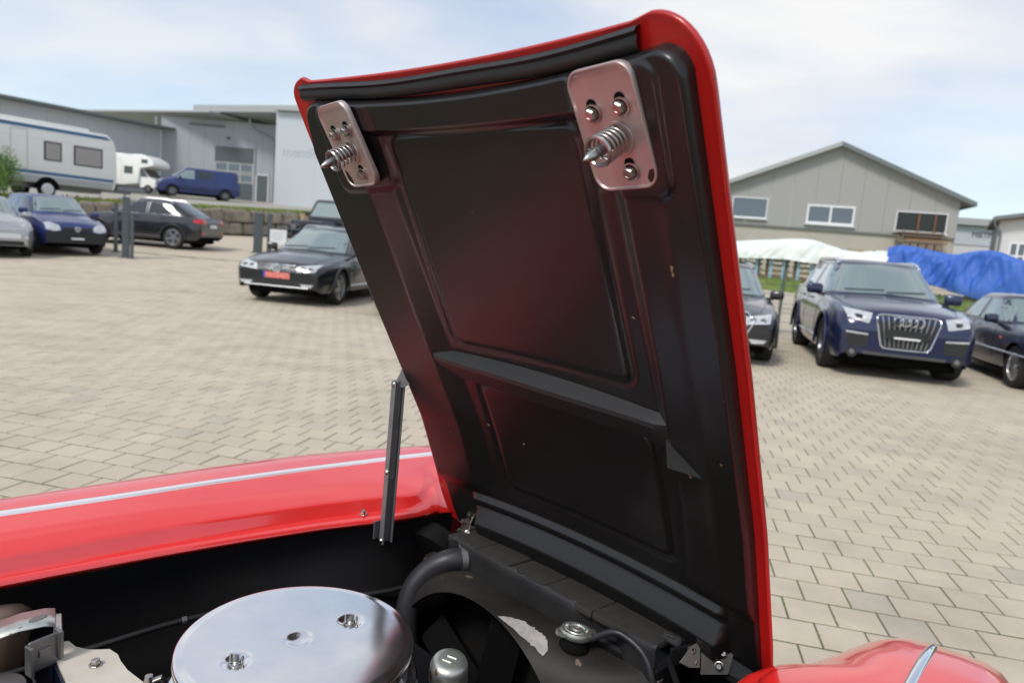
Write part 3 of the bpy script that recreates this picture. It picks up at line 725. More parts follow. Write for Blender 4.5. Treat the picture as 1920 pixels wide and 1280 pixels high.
b = MB(); b.lathe([(.0080, -.009), (.0088, -.009), (.0088, .009), (.0080, .009)], (-.0935, -.298, .718), Matrix.Rotation(R(12), 3, 'X'), 20); b.box((-.080, -.302, .728), (.016, .004, .012), bev=.001); b.build('tube_clip', M['steel'], car)
# header-tank end, relay bracket and dark brackets
b = MB(); b.box((-.052, -.21, .772), (.045, .05, .03), bev=.012, seg=3); b.build('tank_end', M['bay'], car)
b = MB(); b.box((-.030, -.293, .792), (.034, .040, .020), Matrix.Rotation(R(20), 3, 'Y'), .004); b.tube([(-.045, -.285, .803), (-.043, -.302, .803)], .003, 8); b.build('connector_block', M['trim'], car)
b = MB(); b.tube([(-.066, -.305, .772), (-.135, -.375, .770), (-.20, -.44, .768)], .0055, 10); b.box((-.045, -.318, .778), (.05, .006, .035), Matrix.Rotation(R(-20), 3, 'Z'), .001); b.build('bay_brace', M['bay'], car)

# bonnet hinges: bent plates with bolts
def hinge(s, name='hinge'):
    def W(p): return Vector((p[0], Y0 + s * (p[1] - Y0), p[2]))
    # plate on the radiator support and plate on the bonnet, each with a folded tab
    mir = lambda p: (p[0], 2 * Y0 - p[1], p[2])
    P1 = [(-.079, -.336, .785), (-.036, -.333, .80), (-.024, -.341, .808), (-.033, -.351, .765), (-.056, -.343, .77)]
    T1 = [(-.030, -.336, .815), (-.012, -.346, .825), (-.012, -.350, .823), (-.021, -.343, .808), (-.026, -.340, .808)]
    P2 = [(-.018, -.343, .808), (.0, -.374, .81), (.004, -.397, .805), (.002, -.395, .795), (-.009, -.395, .765), (-.035, -.356, .755)]
    o = None
    for k, pl in enumerate((P1, T1, P2)):
        bb = MB(); q1, q2, q3 = (Vector(mir(p)) if s > 0 else Vector(p) for p in (pl[0], pl[1], pl[3])); nv = (q2 - q1).cross(q3 - q1).normalized() * .0013
        pts = [Vector(mir(p)) if s > 0 else Vector(p) for p in pl]
        A = bb.verts([p + nv for p in pts]); B = bb.verts([p - nv for p in pts]); bb.face(A); bb.face(list(reversed(B))); n = len(pts)
        for i in range(n): bb.face([A[i], B[i], B[(i + 1) % n], A[(i + 1) % n]])
        ob = bb.build('hinge' if k == 0 else 'hinge_leaf', M['hingest'] if k < 2 else M['hinged'], car if k == 0 else o, smooth=20)
        if k == 0: o = ob
    for p, nr in (((-.035, -.336, .791), (-.55, .6, .45)), ((-.036, -.343, .771), (-.55, .6, .45)), ((-.006, -.380, .799), (-.75, -.35, .3)), ((-.016, -.380, .777), (-.75, -.35, .3))):
        pp_, nn_ = (mir(p), (nr[0], -nr[1], nr[2])) if s > 0 else (p, nr)
        hexbolt('hinge_bolt', Vector(pp_), Vector(nn_), Vector((0, 0, 1)), o, .0056)
hinge(-1); hinge(1)

# bonnet stay on the far side
lo, hi = Vector((-.196, .405, .765)), Vector((-.200, .388, 1.165))
dv = (hi - lo).normalized(); sx = Vector((1, 0, 0)); sx = (sx - dv * sx.dot(dv)).normalized(); sy = dv.cross(sx)
q = Matrix((sx, sy, dv)).transposed(); ln = (hi - lo).length
b = MB()
for off, ww in ((.0125, .004), (-.0125, .004)): b.box((lo + hi) / 2 + sx * off, (ww, .016, ln), q, .0008)
b.box((lo + hi) / 2 + sy * .0065, (.026, .003, ln), q, .0008)
stay = b.build('bonnet_stay', M['staym'], car)
b = MB(); b.box(lo + dv * ln * .70, (.0145, .010, ln * .6), q, .0015); b.build('stay_slide', M['staym'], stay)
for t in (.02, .98, .45):
    p = lo + dv * ln * t; b = MB(); b.lathe([(.007, -.006), (.007, .0), (.004, .004), (.0002, .004)], p - sx * .012 * 0 + Vector((-.014, 0, 0)), Matrix.Rotation(-PI / 2, 3, 'Y'), 14); b.build('stay_rivet', M['steel'], stay)
b = MB(); b.prism([(-.012, -.014), (.012, -.016), (.052, .006), (.034, .052), (.018, .050)], -.002, .002, lambda p, h: hi + Vector((p[0] * .55, -p[0] * .62 + h, p[1]))); b.build('stay_bracket', M['dksteel'], bonnet)
b = MB(); b.box((-.192, .428, .792), (.05, .004, .045), None, .001); b.build('stay_foot', M['dksteel'], stay)
for dx in (-.035, .035):
    hexbolt('stay_bolt', Vector((-.19 + dx, .462, .824)), Vector((-.3, -.3, 1)), Vector((1, 0, 0)), stay, .006)

# oil filler breather
oc = Vector((-.408, -.088, .790)); q = Matrix.Rotation(R(-10), 3, 'Y') @ Matrix.Rotation(R(10), 3, 'X')
b = MB(); b.lathe([(.022, -.085), (.0225, -.050), (.0330, -.048), (.0342, -.044), (.0334, -.040), (.0332, -.020), (.0325, -.012), (.0300, -.005), (.0255, -.001), (.018, .0006), (.0003, .001)], oc, q, 40)
br = b.build('oil_filler_cap', M['cap'], car, smooth=50)
b = MB()
for s in (-.006, .006): b.box(oc + q @ Vector((s, .0, .0016)), (.003, .018, .002), q @ Matrix.Rotation(R(25), 3, 'Z'), .0008)
b.build('cap_embossing', M['cap'], br)

# ignition shielding and brackets at the rear of the bay
def arc_plate(name, mt, pts, wv, th=.0025, parent=car):
    b = MB(); P = [[Vector(p) - Vector(wv), Vector(p) + Vector(wv)] for p in pts]; b.grid(P)
    o = b.build(name, mt, parent, smooth=40); md = o.modifiers.new('s', 'SOLIDIFY'); md.thickness = th; md.offset = 0; return o
sh = arc_plate('ignition_shield', M['cap'], [(-1.04, .425, .70), (-1.025, .423, .745), (-1.0, .420, .778), (-.965, .415, .796), (-.93, .410, .803), (-.895, .405, .803), (-.882, .403, .800), (-.879, .402, .785), (-.879, .402, .772)], (.007, .030, 0))
b = MB(); b.prism([(.011 * math.cos(t) * 1.7, .006 * math.sin(t)) for t in np.linspace(0, 2 * PI, 17)[:-1]], 0, .0022, lambda p, h: Vector((-.905 + p[0] * .8, .405 + p[1] * 1.3 + p[0] * .2, .8032 + h))); b.build('shield_slot', M['dksteel'], sh, smooth=30)
b = MB(); b.box((-.878, .398, .790), (.012, .060, .004), Matrix.Rotation(R(-12), 3, 'Z'), .001); b.box((-.873, .398, .782), (.003, .058, .018), Matrix.Rotation(R(-12), 3, 'Z'), .0005); b.build('shield_flange', M['cap'], sh)
b = MB(); b.box((-.905, .360, .765), (.050, .006, .055), Matrix.Rotation(R(15), 3, 'Z'), .002); b.box((-.905, .356, .768), (.020, .004, .014), Matrix.Rotation(R(15), 3, 'Z'), .001); b.box((-.884, .362, .772), (.006, .02, .05), Matrix.Rotation(R(15), 3, 'Z'), .001); b.box((-.928, .350, .762), (.006, .02, .05), Matrix.Rotation(R(15), 3, 'Z'), .001); b.build('shield_clip', M['dksteel'], sh)
b = MB(); b.tube([(-.925, .372, .742), (-.915, .362, .70), (-.912, .358, .66)], .0022, 8); b.build('clip_wire', M['dksteel'], sh)
# cream bracket with bolt
outl = [(-.886, .410), (-.872, .418), (-.858, .414), (-.853, .388), (-.839, .367), (-.824, .356), (-.811, .348), (-.805, .324), (-.807, .30), (-.806, .267), (-.797, .22), (-.80, .15), (-.895, .15)]
b = MB(); b.prism(outl, .738, .7425, lambda p, h: Vector((p[0], p[1], h))); cb = b.build('cream_bracket', M['cream'], car, smooth=20)
b = MB(); b.prism([(-.891, .408), (-.899, .16), (-.895, .16), (-.887, .408)], .69, .7375, lambda p, h: Vector((p[0], p[1], h))); b.build('bracket_edge', M['oldblue'], cb, smooth=0)
hexbolt('bracket_bolt', Vector((-.842, .312, .7425)), Vector((0, 0, 1)), Vector((1, .3, 0)), cb, .0075)
b = MB(); b.lathe([(.052, -.10), (.054, .0), (.050, .024), (.038, .038), (.015, .045), (.0003, .046)], (-.925, .60, .725), Matrix.Rotation(R(10), 3, 'Y'), 36); b.build('vacuum_canister', M['brassy'], car, smooth=60)
b = MB(); b.lathe([(.05, -.08), (.052, 0), (.045, .022), (.0003, .03)], (-.975, .37, .70), None, 32); b.build('distributor_cap', M['dksteel'], car, smooth=50)
b = MB(); b.tube([(-.80, .222, .735), (-.775, .205, .748), (-.76, .20, .72)], .006, 10); b.lathe([(.008, 0), (.006, .012), (.0003, .013)], (-.79, .214, .742), None, 14); b.build('vacuum_fitting', M['steel'], car)

# ------------------------------------------------------------------ parked vehicles
def wheel(parent, x, y, r, wd, rim, spokes, rimr, name='wheel'):
    s = 1 if y > 0 else -1
    q = Matrix.Rotation(-s * PI / 2, 3, 'X')          # local z points outward
    b = MB(); h = wd / 2
    b.lathe([(rimr * .98, -h * .8), (r * .93, -h), (r * .985, -h * .8), (r, -h * .4), (r, h * .4), (r * .985, h * .8), (r * .93, h), (rimr * 1.02, h * .86), (rimr * .98, h * .7)], (x, y, r), q, 32)
    wh = b.build(name, M['tyre'], parent)
    b = MB(); c = Vector((x, y, r))
    b.lathe([(rimr * 1.0, h * .82), (rimr * .93, h * .84), (rimr * .90, h * .55), (rimr * .86, -h * .5)], c, q, 32)
    b.lathe([(rimr * .22, h * .55), (rimr * .20, h * .72), (rimr * .06, h * .75), (.0005, h * .75)], c, q, 16)
    for k in range(spokes):
        a = 2 * PI * k / spokes + .3
        pts = [(rimr * .14 * sg, 0) for sg in (-1, 1)]
        w0, w1 = rimr * .26 * (5 / max(spokes, 5)), rimr * .30 * (5 / max(spokes, 5))
        P = [Vector((rimr * .15, -w0 / 2, h * .66)), Vector((rimr * .93, -w1 / 2, h * .74)), Vector((rimr * .93, w1 / 2, h * .74)), Vector((rimr * .15, w0 / 2, h * .66))]
        za = Matrix.Rotation(a, 3, 'Z'); T = [c + q @ (za @ p) for p in P]; B = [c + q @ (za @ (p - Vector((0, 0, h * .3)))) for p in P]
        A1 = b.verts(T); B1 = b.verts(B); b.face(A1)
        for i in range(4): b.face([A1[i], B1[i], B1[(i + 1) % 4], A1[(i + 1) % 4]])
    b.build('rim', rim, wh, smooth=30)
    b = MB(); b.lathe([(rimr * .88, -h * .2), (.001, -h * .15)], c, q, 20); b.build('brake_disc', M['dksteel'], wh)
    return wh

def car_body(S, root, pm):
    xf, xr, W = S['xf'], S['xr'], S['w']; Ra = S['Ra']; r = S['r']; wx = S['wx']
    st = set(np.round(np.concatenate([np.linspace(xr, xf, 46), [xf - d for d in (.006, .02, .045, .09, .15)], [xr + d for d in (.006, .02, .05, .1)]]), 3))
    for c in wx:
        for a in np.linspace(-1, 1, 17): st.add(round(c + Ra * math.sin(a * PI / 2), 3))
        st.add(round(c + Ra + .004, 3)); st.add(round(c - Ra - .004, 3))
    st = [x for x in sorted(st) if xr <= x <= xf]
    P = []
    for x in st:
        zb = itp(x, S['bot']); zs = itp(x, S['sh']); zt = max(itp(x, S['top']), zs + .004); wd = W * itp(x, S['plan'])
        arch = 0
        for c in wx:
            if abs(x - c) < Ra:
                zb = max(zb, r + math.sqrt(Ra * Ra - (x - c) ** 2) * 1.0)
        zm = S.get('zm', .62); row = []
        for t in np.linspace(0, 1, 10):
            z = zb + (zs - zb) * t
            k = 1 - .09 * max(0, (zm - z) / .45) ** 2 - S.get('tuck', .06) * max(0, (z - zm) / (zs - zm + .01)) ** 2 if zs > zm else 1 - .09 * max(0, (zm - z) / .45) ** 2
            crease = .010 * math.exp(-((z - S.get('crease', .75)) / .05) ** 2)
            row.append((x, wd * k + crease * itp(x, S['plan']), z))
        ysd = row[-1][1]
        for t in np.linspace(0, 1, 9)[1:]:
            a = t * PI / 2; y = ysd * math.cos(a); row.append((x, y, zs + (zt - zs) * (1 - (y / ysd) ** 2.6)))
        full = row + [(a, -b_, c_) for a, b_, c_ in reversed(row[:-1])]
        P.append(full)
    b = MB(); V = b.grid(P)
    n = len(P[0])
    for ring_ in (V[0], V[-1]):
        for i in range(n // 2):
            q = [ring_[i], ring_[i + 1], ring_[n - 2 - i], ring_[n - 1 - i]]
            q = list(dict.fromkeys(q))
            if len(q) > 2: b.face(q)
    body = b.build('body', pm, root, smooth=32)
    return body

def greenhouse(S, body, pm):
    G = S['g']; P = []
    def ringp(x0, x1, wd, z, n=4.5, cf=.10, cb=.06):
        out_ = []
        for k in range(64):
            a = 2 * PI * k / 64; c, s = math.cos(a), math.sin(a)
            X = math.copysign(abs(c) ** (2 / n), c); Y = math.copysign(abs(s) ** (2 / n), s)
            x = (x0 + x1) / 2 + (x1 - x0) / 2 * X; y = wd * Y
            x -= (cf if X > 0 else -cb) * (y / wd) ** 2 * abs(X)
            out_.append((x, y, z))
        return out_
    n = G.get('n', 5)
    for t in (0, .2, .4, .6, .8, .93):
        bl = t + G.get('bulge', .05) * math.sin(t * PI)
        P.append(ringp(G['rb'] + (G['rt'] - G['rb']) * t, G['fb'] + (G['ft'] - G['fb']) * t, G['wb'] + (G['wt'] - G['wb']) * (t ** 1.25), G['zb'] + (G['zt'] - G['zb']) * t, n))
    for k, dz in ((.985, .0), (.94, .028), (.8, .05), (.5, .068), (.2, .075), (.02, .076)):
        x0, x1 = G['rt'], G['ft']; m_ = (x0 + x1) / 2
        P.append(ringp(m_ + (x0 - m_) * k, m_ + (x1 - m_) * k, G['wt'] * k, G['zt'] + dz * G.get('crown', 1) - .004, n))
    b = MB(); V = b.grid(P, cv=True); b.face(V[-1])
    return b.build('cabin', pm, body.parent, smooth=45)

class Surf:
    def __init__(s, objs):
        vs, fs = [], []
        for o in objs:
            n = len(vs); vs += [v.co.copy() for v in o.data.vertices]; fs += [[n + i for i in p.vertices] for p in o.data.polygons]
        s.t = BVHTree.FromPolygons(vs, fs)
    def hit(s, o, d):
        l, n, i, q = s.t.ray_cast(Vector(o), Vector(d))
        if l is None:
            return None, None
        if n.dot(Vector(d)) > 0: n = -n
        return l, n
    def front(s, y, z): return s.hit((6, y, z), (-1, 0, 0))
    def rear(s, y, z): return s.hit((-6, y, z), (1, 0, 0))
    def left(s, x, z): return s.hit((x, 3, z), (0, -1, 0))
    def right(s, x, z): return s.hit((x, -3, z), (0, 1, 0))
    def top(s, x, y): return s.hit((x, y, 4), (0, 0, -1))

def patch(sf, view, top, bot, name, mt, parent, off=.006, nu=12, nv=5, depth=.015, axis=None, skip=False):
    """panel laid on the surface; top and bot are chains of 2D points in the given view"""
    f = getattr(sf, view)
    def samp(ch, t):
        ch = np.array(ch, float); d = np.r_[0, np.cumsum(np.hypot(*(ch[1:] - ch[:-1]).T))]; s = t * d[-1]
        return np.array([np.interp(s, d, ch[:, 0]), np.interp(s, d, ch[:, 1])])
    P, Q = [], []; lastl = None
    for i in range(nu):
        a, c = samp(top, i / (nu - 1)), samp(bot, i / (nu - 1)); row, rq = [], []
        for j in range(nv):
            p = a + (c - a) * j / (nv - 1); l, n = f(p[0], p[1])
            if l is None:
                l, n, _, _ = sf.t.find_nearest(Vector({'front': (6, p[0], p[1]), 'rear': (-6, p[0], p[1]), 'left': (p[0], 1, p[1]), 'right': (p[0], -1, p[1]), 'top': (p[0], p[1], 2)}[view]))
            ax = {'front': Vector((1, 0, 0)), 'rear': Vector((-1, 0, 0)), 'left': Vector((0, 1, 0)), 'right': Vector((0, -1, 0)), 'top': Vector((0, 0, 1))}[view]
            nn = (n * .5 + ax * .5).normalized() if n is not None else ax
            row.append(l + nn * off); rq.append(l - nn * depth)
        P.append(row); Q.append(rq)
    b = MB(); V = b.grid(P); U = [b.verts(r) for r in Q]
    idx = [(i, 0) for i in range(nu)] + [(nu - 1, j) for j in range(1, nv)] + [(i, nv - 1) for i in range(nu - 2, -1, -1)] + [(0, j) for j in range(nv - 2, 0, -1)]
    for k in range(len(idx)):
        (i, j), (i2, j2) = idx[k], idx[(k + 1) % len(idx)]
        b.face([V[i][j], U[i][j], U[i2][j2], V[i2][j2]])
    return b.build(name, mt, parent, smooth=40)
def line_on(sf, view, pts, r, name, mt, parent, off=.004, n=6, sub=8):
    f = getattr(sf, view); P = []
    pts = np.array(pts, float)
    for i in range(len(pts) - 1):
        for t in np.linspace(0, 1, sub, endpoint=(i == len(pts) - 2)):
            p = pts[i] * (1 - t) + pts[i + 1] * t; l, nn = f(p[0], p[1])
            if l is not None: P.append(l + nn * off)
    if len(P) < 2: return None
    b = MB(); b.tube(P, r, n); return b.build(name, mt, parent, smooth=60)

def mirror_obj(root, x, y, z, pm, sc_=1):
    s = 1 if y > 0 else -1
    b = MB(); b.box((x, y + s * .10 * sc_, z + .05 * sc_), (.11 * sc_, .22 * sc_, .15 * sc_), Matrix.Rotation(R(-10 * s), 3, 'Z'), .045 * sc_, 3)
    mo = b.build('wing_mirror', pm, root, smooth=60)
    b = MB(); b.box((x + .0, y - s * .01, z - .02 * sc_), (.05 * sc_, .12 * sc_, .04 * sc_), bev=.012, seg=2); b.build('mirror_foot', M['trim'], mo)
    b = MB(); b.box((x - .06 * sc_, y + s * .10 * sc_, z + .05 * sc_), (.006, .17 * sc_, .11 * sc_), Matrix.Rotation(R(-10 * s), 3, 'Z'), .002); b.build('mirror_glass', M['chrome'], mo)
    return mo

def make_car(name, label, loc, head, S, paintm, group=None, cat='car'):
    root = thing(name, label, cat, (loc[0], loc[1], gz(*loc) if len(loc) < 3 else loc[2]), R(head), group)
    body = car_body(S, root, paintm); cab = greenhouse(S, body, S.get('cabm', paintm))
    W = S['w']
    b = MB(); x0, x1 = S['xr'] + .25, S['xf'] - .22
    b.box(((x0 + x1) / 2, 0, .44), (x1 - x0, (W - S['wd'] - .06) * 2, .48)); b.box(((x0 + x1) / 2, 0, .235), (x1 - x0 - .3, W * 1.6, .13)); b.build('underbody', M['gap'], root)
    for x in S['wx']:
        for s in (1, -1): wheel(root, x, s * (W - S['wd'] / 2 - .018), S['r'], S['wd'], S.get('rim', M['rim']), S.get('spokes', 5), S['rr'])
    sf = Surf([body, cab])
    return root, root, cab, sf, W
def bonnet_gaps(sf, root, pts, pm=None):
    for s in (1, -1): line_on(sf, 'top', [(x, s * y) for x, y in pts], .0035, 'bonnet_gap', M['gap'], root, off=.0005, n=4)
def wipers(sf, root, z, y0=.62):
    for a, c_ in ((-y0, -.05), (-.02, y0 - .06)): line_on(sf, 'front', [(a, z), (c_, z + .03)], .008, 'wiper', M['trim'], root, off=.018, n=5)
def side_windows(sf, body, wins, mt, sides=('left', 'right'), trim=None):
    for sd in sides:
        for (tp, bt) in wins:
            patch(sf, sd, tp, bt, 'side_window', mt, body, off=.004, nu=10, nv=5)
            if trim:
                line_on(sf, sd, list(tp) + list(reversed(bt)) + [tp[0]], .007, 'window_trim', trim, body, off=.008)
def plate(root, sf, y, z, kind='white', view='front', wd=.52):
    l, n = getattr(sf, view)(y, z); s = 1 if view == 'front' else -1
    b = MB(); b.box((l.x + s * .012, y, z), (.012, wd, .112), bev=.003); p = b.build('number_plate', M['platered'] if kind == 'red' else M['platewhite'] if kind == 'white' else M['trim'], root)
    if kind != 'black':
        b = MB(); b.box((l.x + s * .019, y + (-s * -1) * wd * .46 * (1 if s > 0 else -1) * -1 if False else y - s * wd * .46, z), (.003, .042, .108)); b.build('plate_band', M['plateblue'], p)
    return p, l
def emblem_ring(root, l, y, z, r, mt, vw=False):
    b = MB(); q = Matrix.Rotation(PI / 2, 3, 'Y'); c = Vector((l.x + .012, y, z))
    b.tube([c + Vector((0, r * math.cos(a), r * math.sin(a))) for a in np.linspace(0, 2 * PI, 25)], r * .13, 6)
    if vw:
        for pts in ([(-.55, .8), (0, -.05), (.55, .8)], [(-.85, .35), (-.42, -.82), (0, -.05), (.42, -.82), (.85, .35)]):
            b.tube([c + Vector((.004, a * r, d * r)) for a, d in pts], r * .10, 6)
        b.lathe([(r, -.006), (.001, -.004)], c, q, 20)
    return b.build('emblem', mt, root)

# shared profiles; x forward from the middle of the wheelbase
def prof(nose, cowl, belt, tail, xf, xr, cowlx, tailx, hood_k=.55):
    return [(xf, nose - .10), (xf - .05, nose - .03), (xf - .15, nose + .01), (xf - .5, nose + (cowl - nose) * hood_k), (cowlx, cowl), (cowlx - .3, cowl + .01), (tailx, tail), (xr + .06, tail - .03), (xr, tail - .12)]
PLAN = lambda xf, xr, a=.80, b_=.84: [(xf, a), (xf - .05, a + .07), (xf - .15, a + .125), (xf - .35, .965), (xf - .8, 1), (xr + .8, 1), (xr + .35, .975), (xr + .12, .93), (xr + .03, b_ + .03), (xr, b_)]

# --- large dark blue SUV
S = dict(xf=2.42, xr=-2.66, w=.985, r=.40, Ra=.455, wd=.285, rr=.265, wx=(1.5, -1.5), zm=.66, tuck=.07, crease=.88, spokes=5, rim=M['drim'],
         bot=[(2.42, .36), (2.3, .27), (1.9, .25), (0, .27), (-2.4, .30), (-2.66, .42)],
         sh=[(2.42, .78), (2.36, .86), (2.2, .93), (1.6, 1.03), (.9, 1.09), (-2.3, 1.17), (-2.66, 1.10)],
         top=[(2.42, .90), (2.38, .97), (2.25, 1.03), (1.8, 1.10), (1.05, 1.18), (.8, 1.18), (-2.3, 1.18), (-2.6, 1.15), (-2.66, 1.05)], plan=PLAN(2.42, -2.66),
         g=dict(fb=1.28, ft=.36, rb=-2.62, rt=-2.15, wb=.90, wt=.66, zb=1.06, zt=1.66, n=5.5))
root, body, cab, sf, W = make_car('parked_suv', 'large dark blue SUV with a tall chrome-framed grille and roof rails', (6.12, 12.40), -104, S, M['navy'], 'cars parked along the fence')
patch(sf, 'front', [(-.60, 1.615), (0, 1.655), (.60, 1.615)], [(-.775, 1.165), (0, 1.20), (.775, 1.165)], 'windscreen', M['glass'], body, nu=20, nv=9)
side_windows(sf, body, [([(.62, 1.36), (.30, 1.58), (-.42, 1.62)], [(.86, 1.155), (.2, 1.15), (-.42, 1.155)]), ([(-.50, 1.62), (-1.42, 1.60)], [(-.50, 1.155), (-1.42, 1.17)]), ([(-1.52, 1.59), (-2.1, 1.52)], [(-1.52, 1.175), (-2.28, 1.22)])], M['glass'], trim=M['rim'])
g = [(-.40, .92), (-.34, .94), (.34, .94), (.40, .92), (.41, .85), (.32, .51), (.27, .47), (-.27, .47), (-.32, .51), (-.41, .85)]
patch(sf, 'front', [(-.40, .93), (.40, .93)], [(-.29, .475), (.29, .475)], 'grille', M['trim'], body, off=.004, nu=9, nv=6)
line_on(sf, 'front', g + [g[0]], .0115, 'grille_frame', M['chrome'], body, off=.010)
for k in range(10):
    y = -.342 + .076 * k; line_on(sf, 'front', [(y, .925), (y * .74, .49)], .0045, 'grille_bar', M['rim'], body, off=.010, sub=6)
l, n = sf.front(0, .85)
for k in range(4): emblem_ring(body, Vector((l.x + .02, 0, 0)), -.135 + .09 * k, .865, .062, M['chrome'])
b = MB(); b.box((l.x + .035, 0, .68), (.02, .56, .13), bev=.004); pl = b.build('plate_holder', M['trim'], body)
b = MB(); b.box((l.x + .047, 0, .632), (.003, .34, .026)); b.build('dealer_strip', M['platewhite'], pl)
for s in (1, -1):
    patch(sf, 'front', [(s * .82, .985), (s * .47, .945)], [(s * .79, .86), (s * .51, .80)], 'headlight', M['lamp'], body, off=.008)
    hl = patch(sf, 'front', [(s * .70, .915), (s * .60, .91)], [(s * .68, .865), (s * .60, .855)], 'headlight_lens', M['dglass'], body, off=.014)
    patch(sf, 'front', [(s * .80, .66), (s * .48, .645)], [(s * .76, .46), (s * .50, .46)], 'air_intake', M['trim'], body, off=.004)
    patch(sf, 'front', [(s * .79, .675), (s * .50, .655)], [(s * .79, .648), (s * .50, .630)], 'running_light', M['lamp'], body, off=.012, nv=3)
    l2, n2 = sf.front(s * .68, .375); b = MB(); b.lathe([(.075, -.02), (.075, .006), (.05, .004), (.001, .004)], l2, Matrix.Rotation(PI / 2, 3, 'Y'), 18); fg = b.build('fog_lamp', M['trim'], body); b = MB(); b.lathe([(.042, .0), (.034, .012), (.001, .014)], l2, Matrix.Rotation(PI / 2, 3, 'Y'), 14); b.build('fog_lens', M['dksteel'], fg)
    mirror_obj(body, .72, s * .92, 1.13, M['navy'], 1.15)
    b = MB(); pts = [sf.top(x, s * .60)[0] for x in np.linspace(.15, -2.05, 14)]; pts = [p + Vector((0, s * .02, .028 if 0 < i < 13 else .0)) for i, p in enumerate(pts)]; b.tube(pts, .022, 8); b.build('roof_rail', M['chrome'], body)
    for c in S['wx']:
        sd = 'left' if s > 0 else 'right'
        b = MB(); pts = [Vector((c + .475 * math.cos(a), s * (W * 1.0 + .002), .40 + .475 * math.sin(a))) for a in np.linspace(-.15, PI + .15, 24)]; b.tube(pts, .022, 8); b.build('arch_flare', M['navy'], body)
    for x in (-.05, -1.05): 
        l3, n3 = getattr(sf, 'left' if s > 0 else 'right')(x, 1.02); b = MB(); b.box(l3 + Vector((0, s * .02, 0)), (.20, .03, .03), bev=.012, seg=2); b.build('door_handle', M['navy'], body)
    line_on(sf, 'left' if s > 0 else 'right', [(.95, .42), (-.95, .42)], .03, 'side_sill', M['navy'], body, off=.0)
patch(sf, 'front', [(-.55, .40), (.55, .40)], [(-.50, .31), (.50, .31)], 'skid_plate', M['gplastic'], body, off=.012)
for sd in ('left', 'right'):
    for x in (.80, -.46, -1.45): line_on(sf, sd, [(x, 1.10), (x - .03, .45)], .004, 'door_gap', M['gap'], body, off=.001, n=4)

bonnet_gaps(sf, body, [(2.2, .66), (1.7, .78), (1.1, .82)]); wipers(sf, body, 1.215)
# --- black estate with red plate
S = dict(xf=2.28, xr=-2.50, w=.91, r=.335, Ra=.385, wd=.225, rr=.235, wx=(1.355, -1.355), zm=.60, tuck=.07, crease=.72, spokes=5,
         bot=[(2.28, .32), (2.1, .25), (0, .24), (-2.3, .27), (-2.5, .38)],
         sh=[(2.28, .60), (2.22, .68), (2.05, .74), (1.4, .86), (.8, .92), (-2.0, .98), (-2.5, .92)],
         top=[(2.28, .66), (2.24, .74), (2.12, .80), (1.7, .90), (.95, .99), (.7, 1.0), (-2.1, 1.0), (-2.45, .97), (-2.5, .9)], plan=PLAN(2.28, -2.5),
         g=dict(fb=1.18, ft=.22, rb=-2.46, rt=-1.85, wb=.82, wt=.585, zb=.90, zt=1.42, n=5.5))
def estate(name, label, loc, head, pm, group, plate_kind, grille):
    root, body, cab, sf, W = make_car(name, label, loc, head, S, pm, group)
    patch(sf, 'front', [(-.53, 1.385), (0, 1.42), (.53, 1.385)], [(-.70, .985), (0, 1.015), (.70, .985)], 'windscreen', M['glass'], body, nu=20, nv=9)
    side_windows(sf, body, [([(.50, 1.20), (.22, 1.34), (-.35, 1.375)], [(.78, .985), (.2, .975), (-.35, .98)]), ([(-.43, 1.375), (-1.18, 1.35)], [(-.43, .98), (-1.18, .99)]), ([(-1.26, 1.345), (-1.85, 1.27)], [(-1.26, .995), (-2.05, 1.03)])], M['dglass'], trim=M['rim'])
    for s in (1, -1):
        patch(sf, 'front', [(s * .77, .775), (s * .40, .725)], [(s * .74, .645), (s * .38, .610)], 'headlight', M['lamp'], body, off=.008)
        for yy in (.50, .64): 
            l2, n2 = sf.front(s * yy, .675); b = MB(); b.lathe([(.045, -.01), (.045, .012), (.03, .014), (.001, .008)], l2, Matrix.Rotation(PI / 2, 3, 'Y'), 16); b.build('projector_lens', M['dksteel'], body)
        mirror_obj(body, .62, s * .85, .96, pm)
        b = MB(); pts = [sf.top(x, s * .53)[0] for x in np.linspace(.05, -1.8, 12)]; pts = [p + Vector((0, s * .015, .045 if 0 < i < 11 else 0)) for i, p in enumerate(pts)]; b.tube(pts, .013, 8); b.build('roof_rail', M['chrome'], body)
        for c in S['wx']:
            b = MB(); b.tube([Vector((c + .395 * math.cos(a), s * (W + .001), .335 + .395 * math.sin(a))) for a in np.linspace(-.2, PI + .2, 24)], .024, 8); b.build('arch_flare', M['gplastic'], body)
        line_on(sf, 'left' if s > 0 else 'right', [(.95, .36), (-.95, .36)], .022, 'side_sill', M['rim'], body, off=.006)
        patch(sf, 'front', [(s * .72, .405), (s * .46, .405)], [(s * .68, .355), (s * .52, .345)], 'fog_lamp', M['lamp'], body, off=.012)
        for x in (-.12, -.95):
            l3, n3 = getattr(sf, 'left' if s > 0 else 'right')(x, .86); b = MB(); b.box(l3 + Vector((0, s * .018, 0)), (.19, .028, .026), bev=.01, seg=2); b.build('door_handle', M['chrome'], body)
    for sd in ('left', 'right'):
        for x in (.72, -.39, -1.2): line_on(sf, sd, [(x, .92), (x - .03, .40)], .004, 'door_gap', M['gap'], body, off=.001, n=4)
    bonnet_gaps(sf, root, [(2.05, .60), (1.6, .70), (1.05, .74)]); wipers(sf, root, 1.035, .56)
    return root, body, sf
root, body, sf = estate('parked_estate', 'black estate car with a red number plate and silver roof rails', (-4.12, 15.45), -98, M['blackp'], None, 'red', 1)
patch(sf, 'front', [(-.38, .735), (.38, .735)], [(-.36, .60), (.36, .60)], 'grille', M['trim'], body, off=.004)
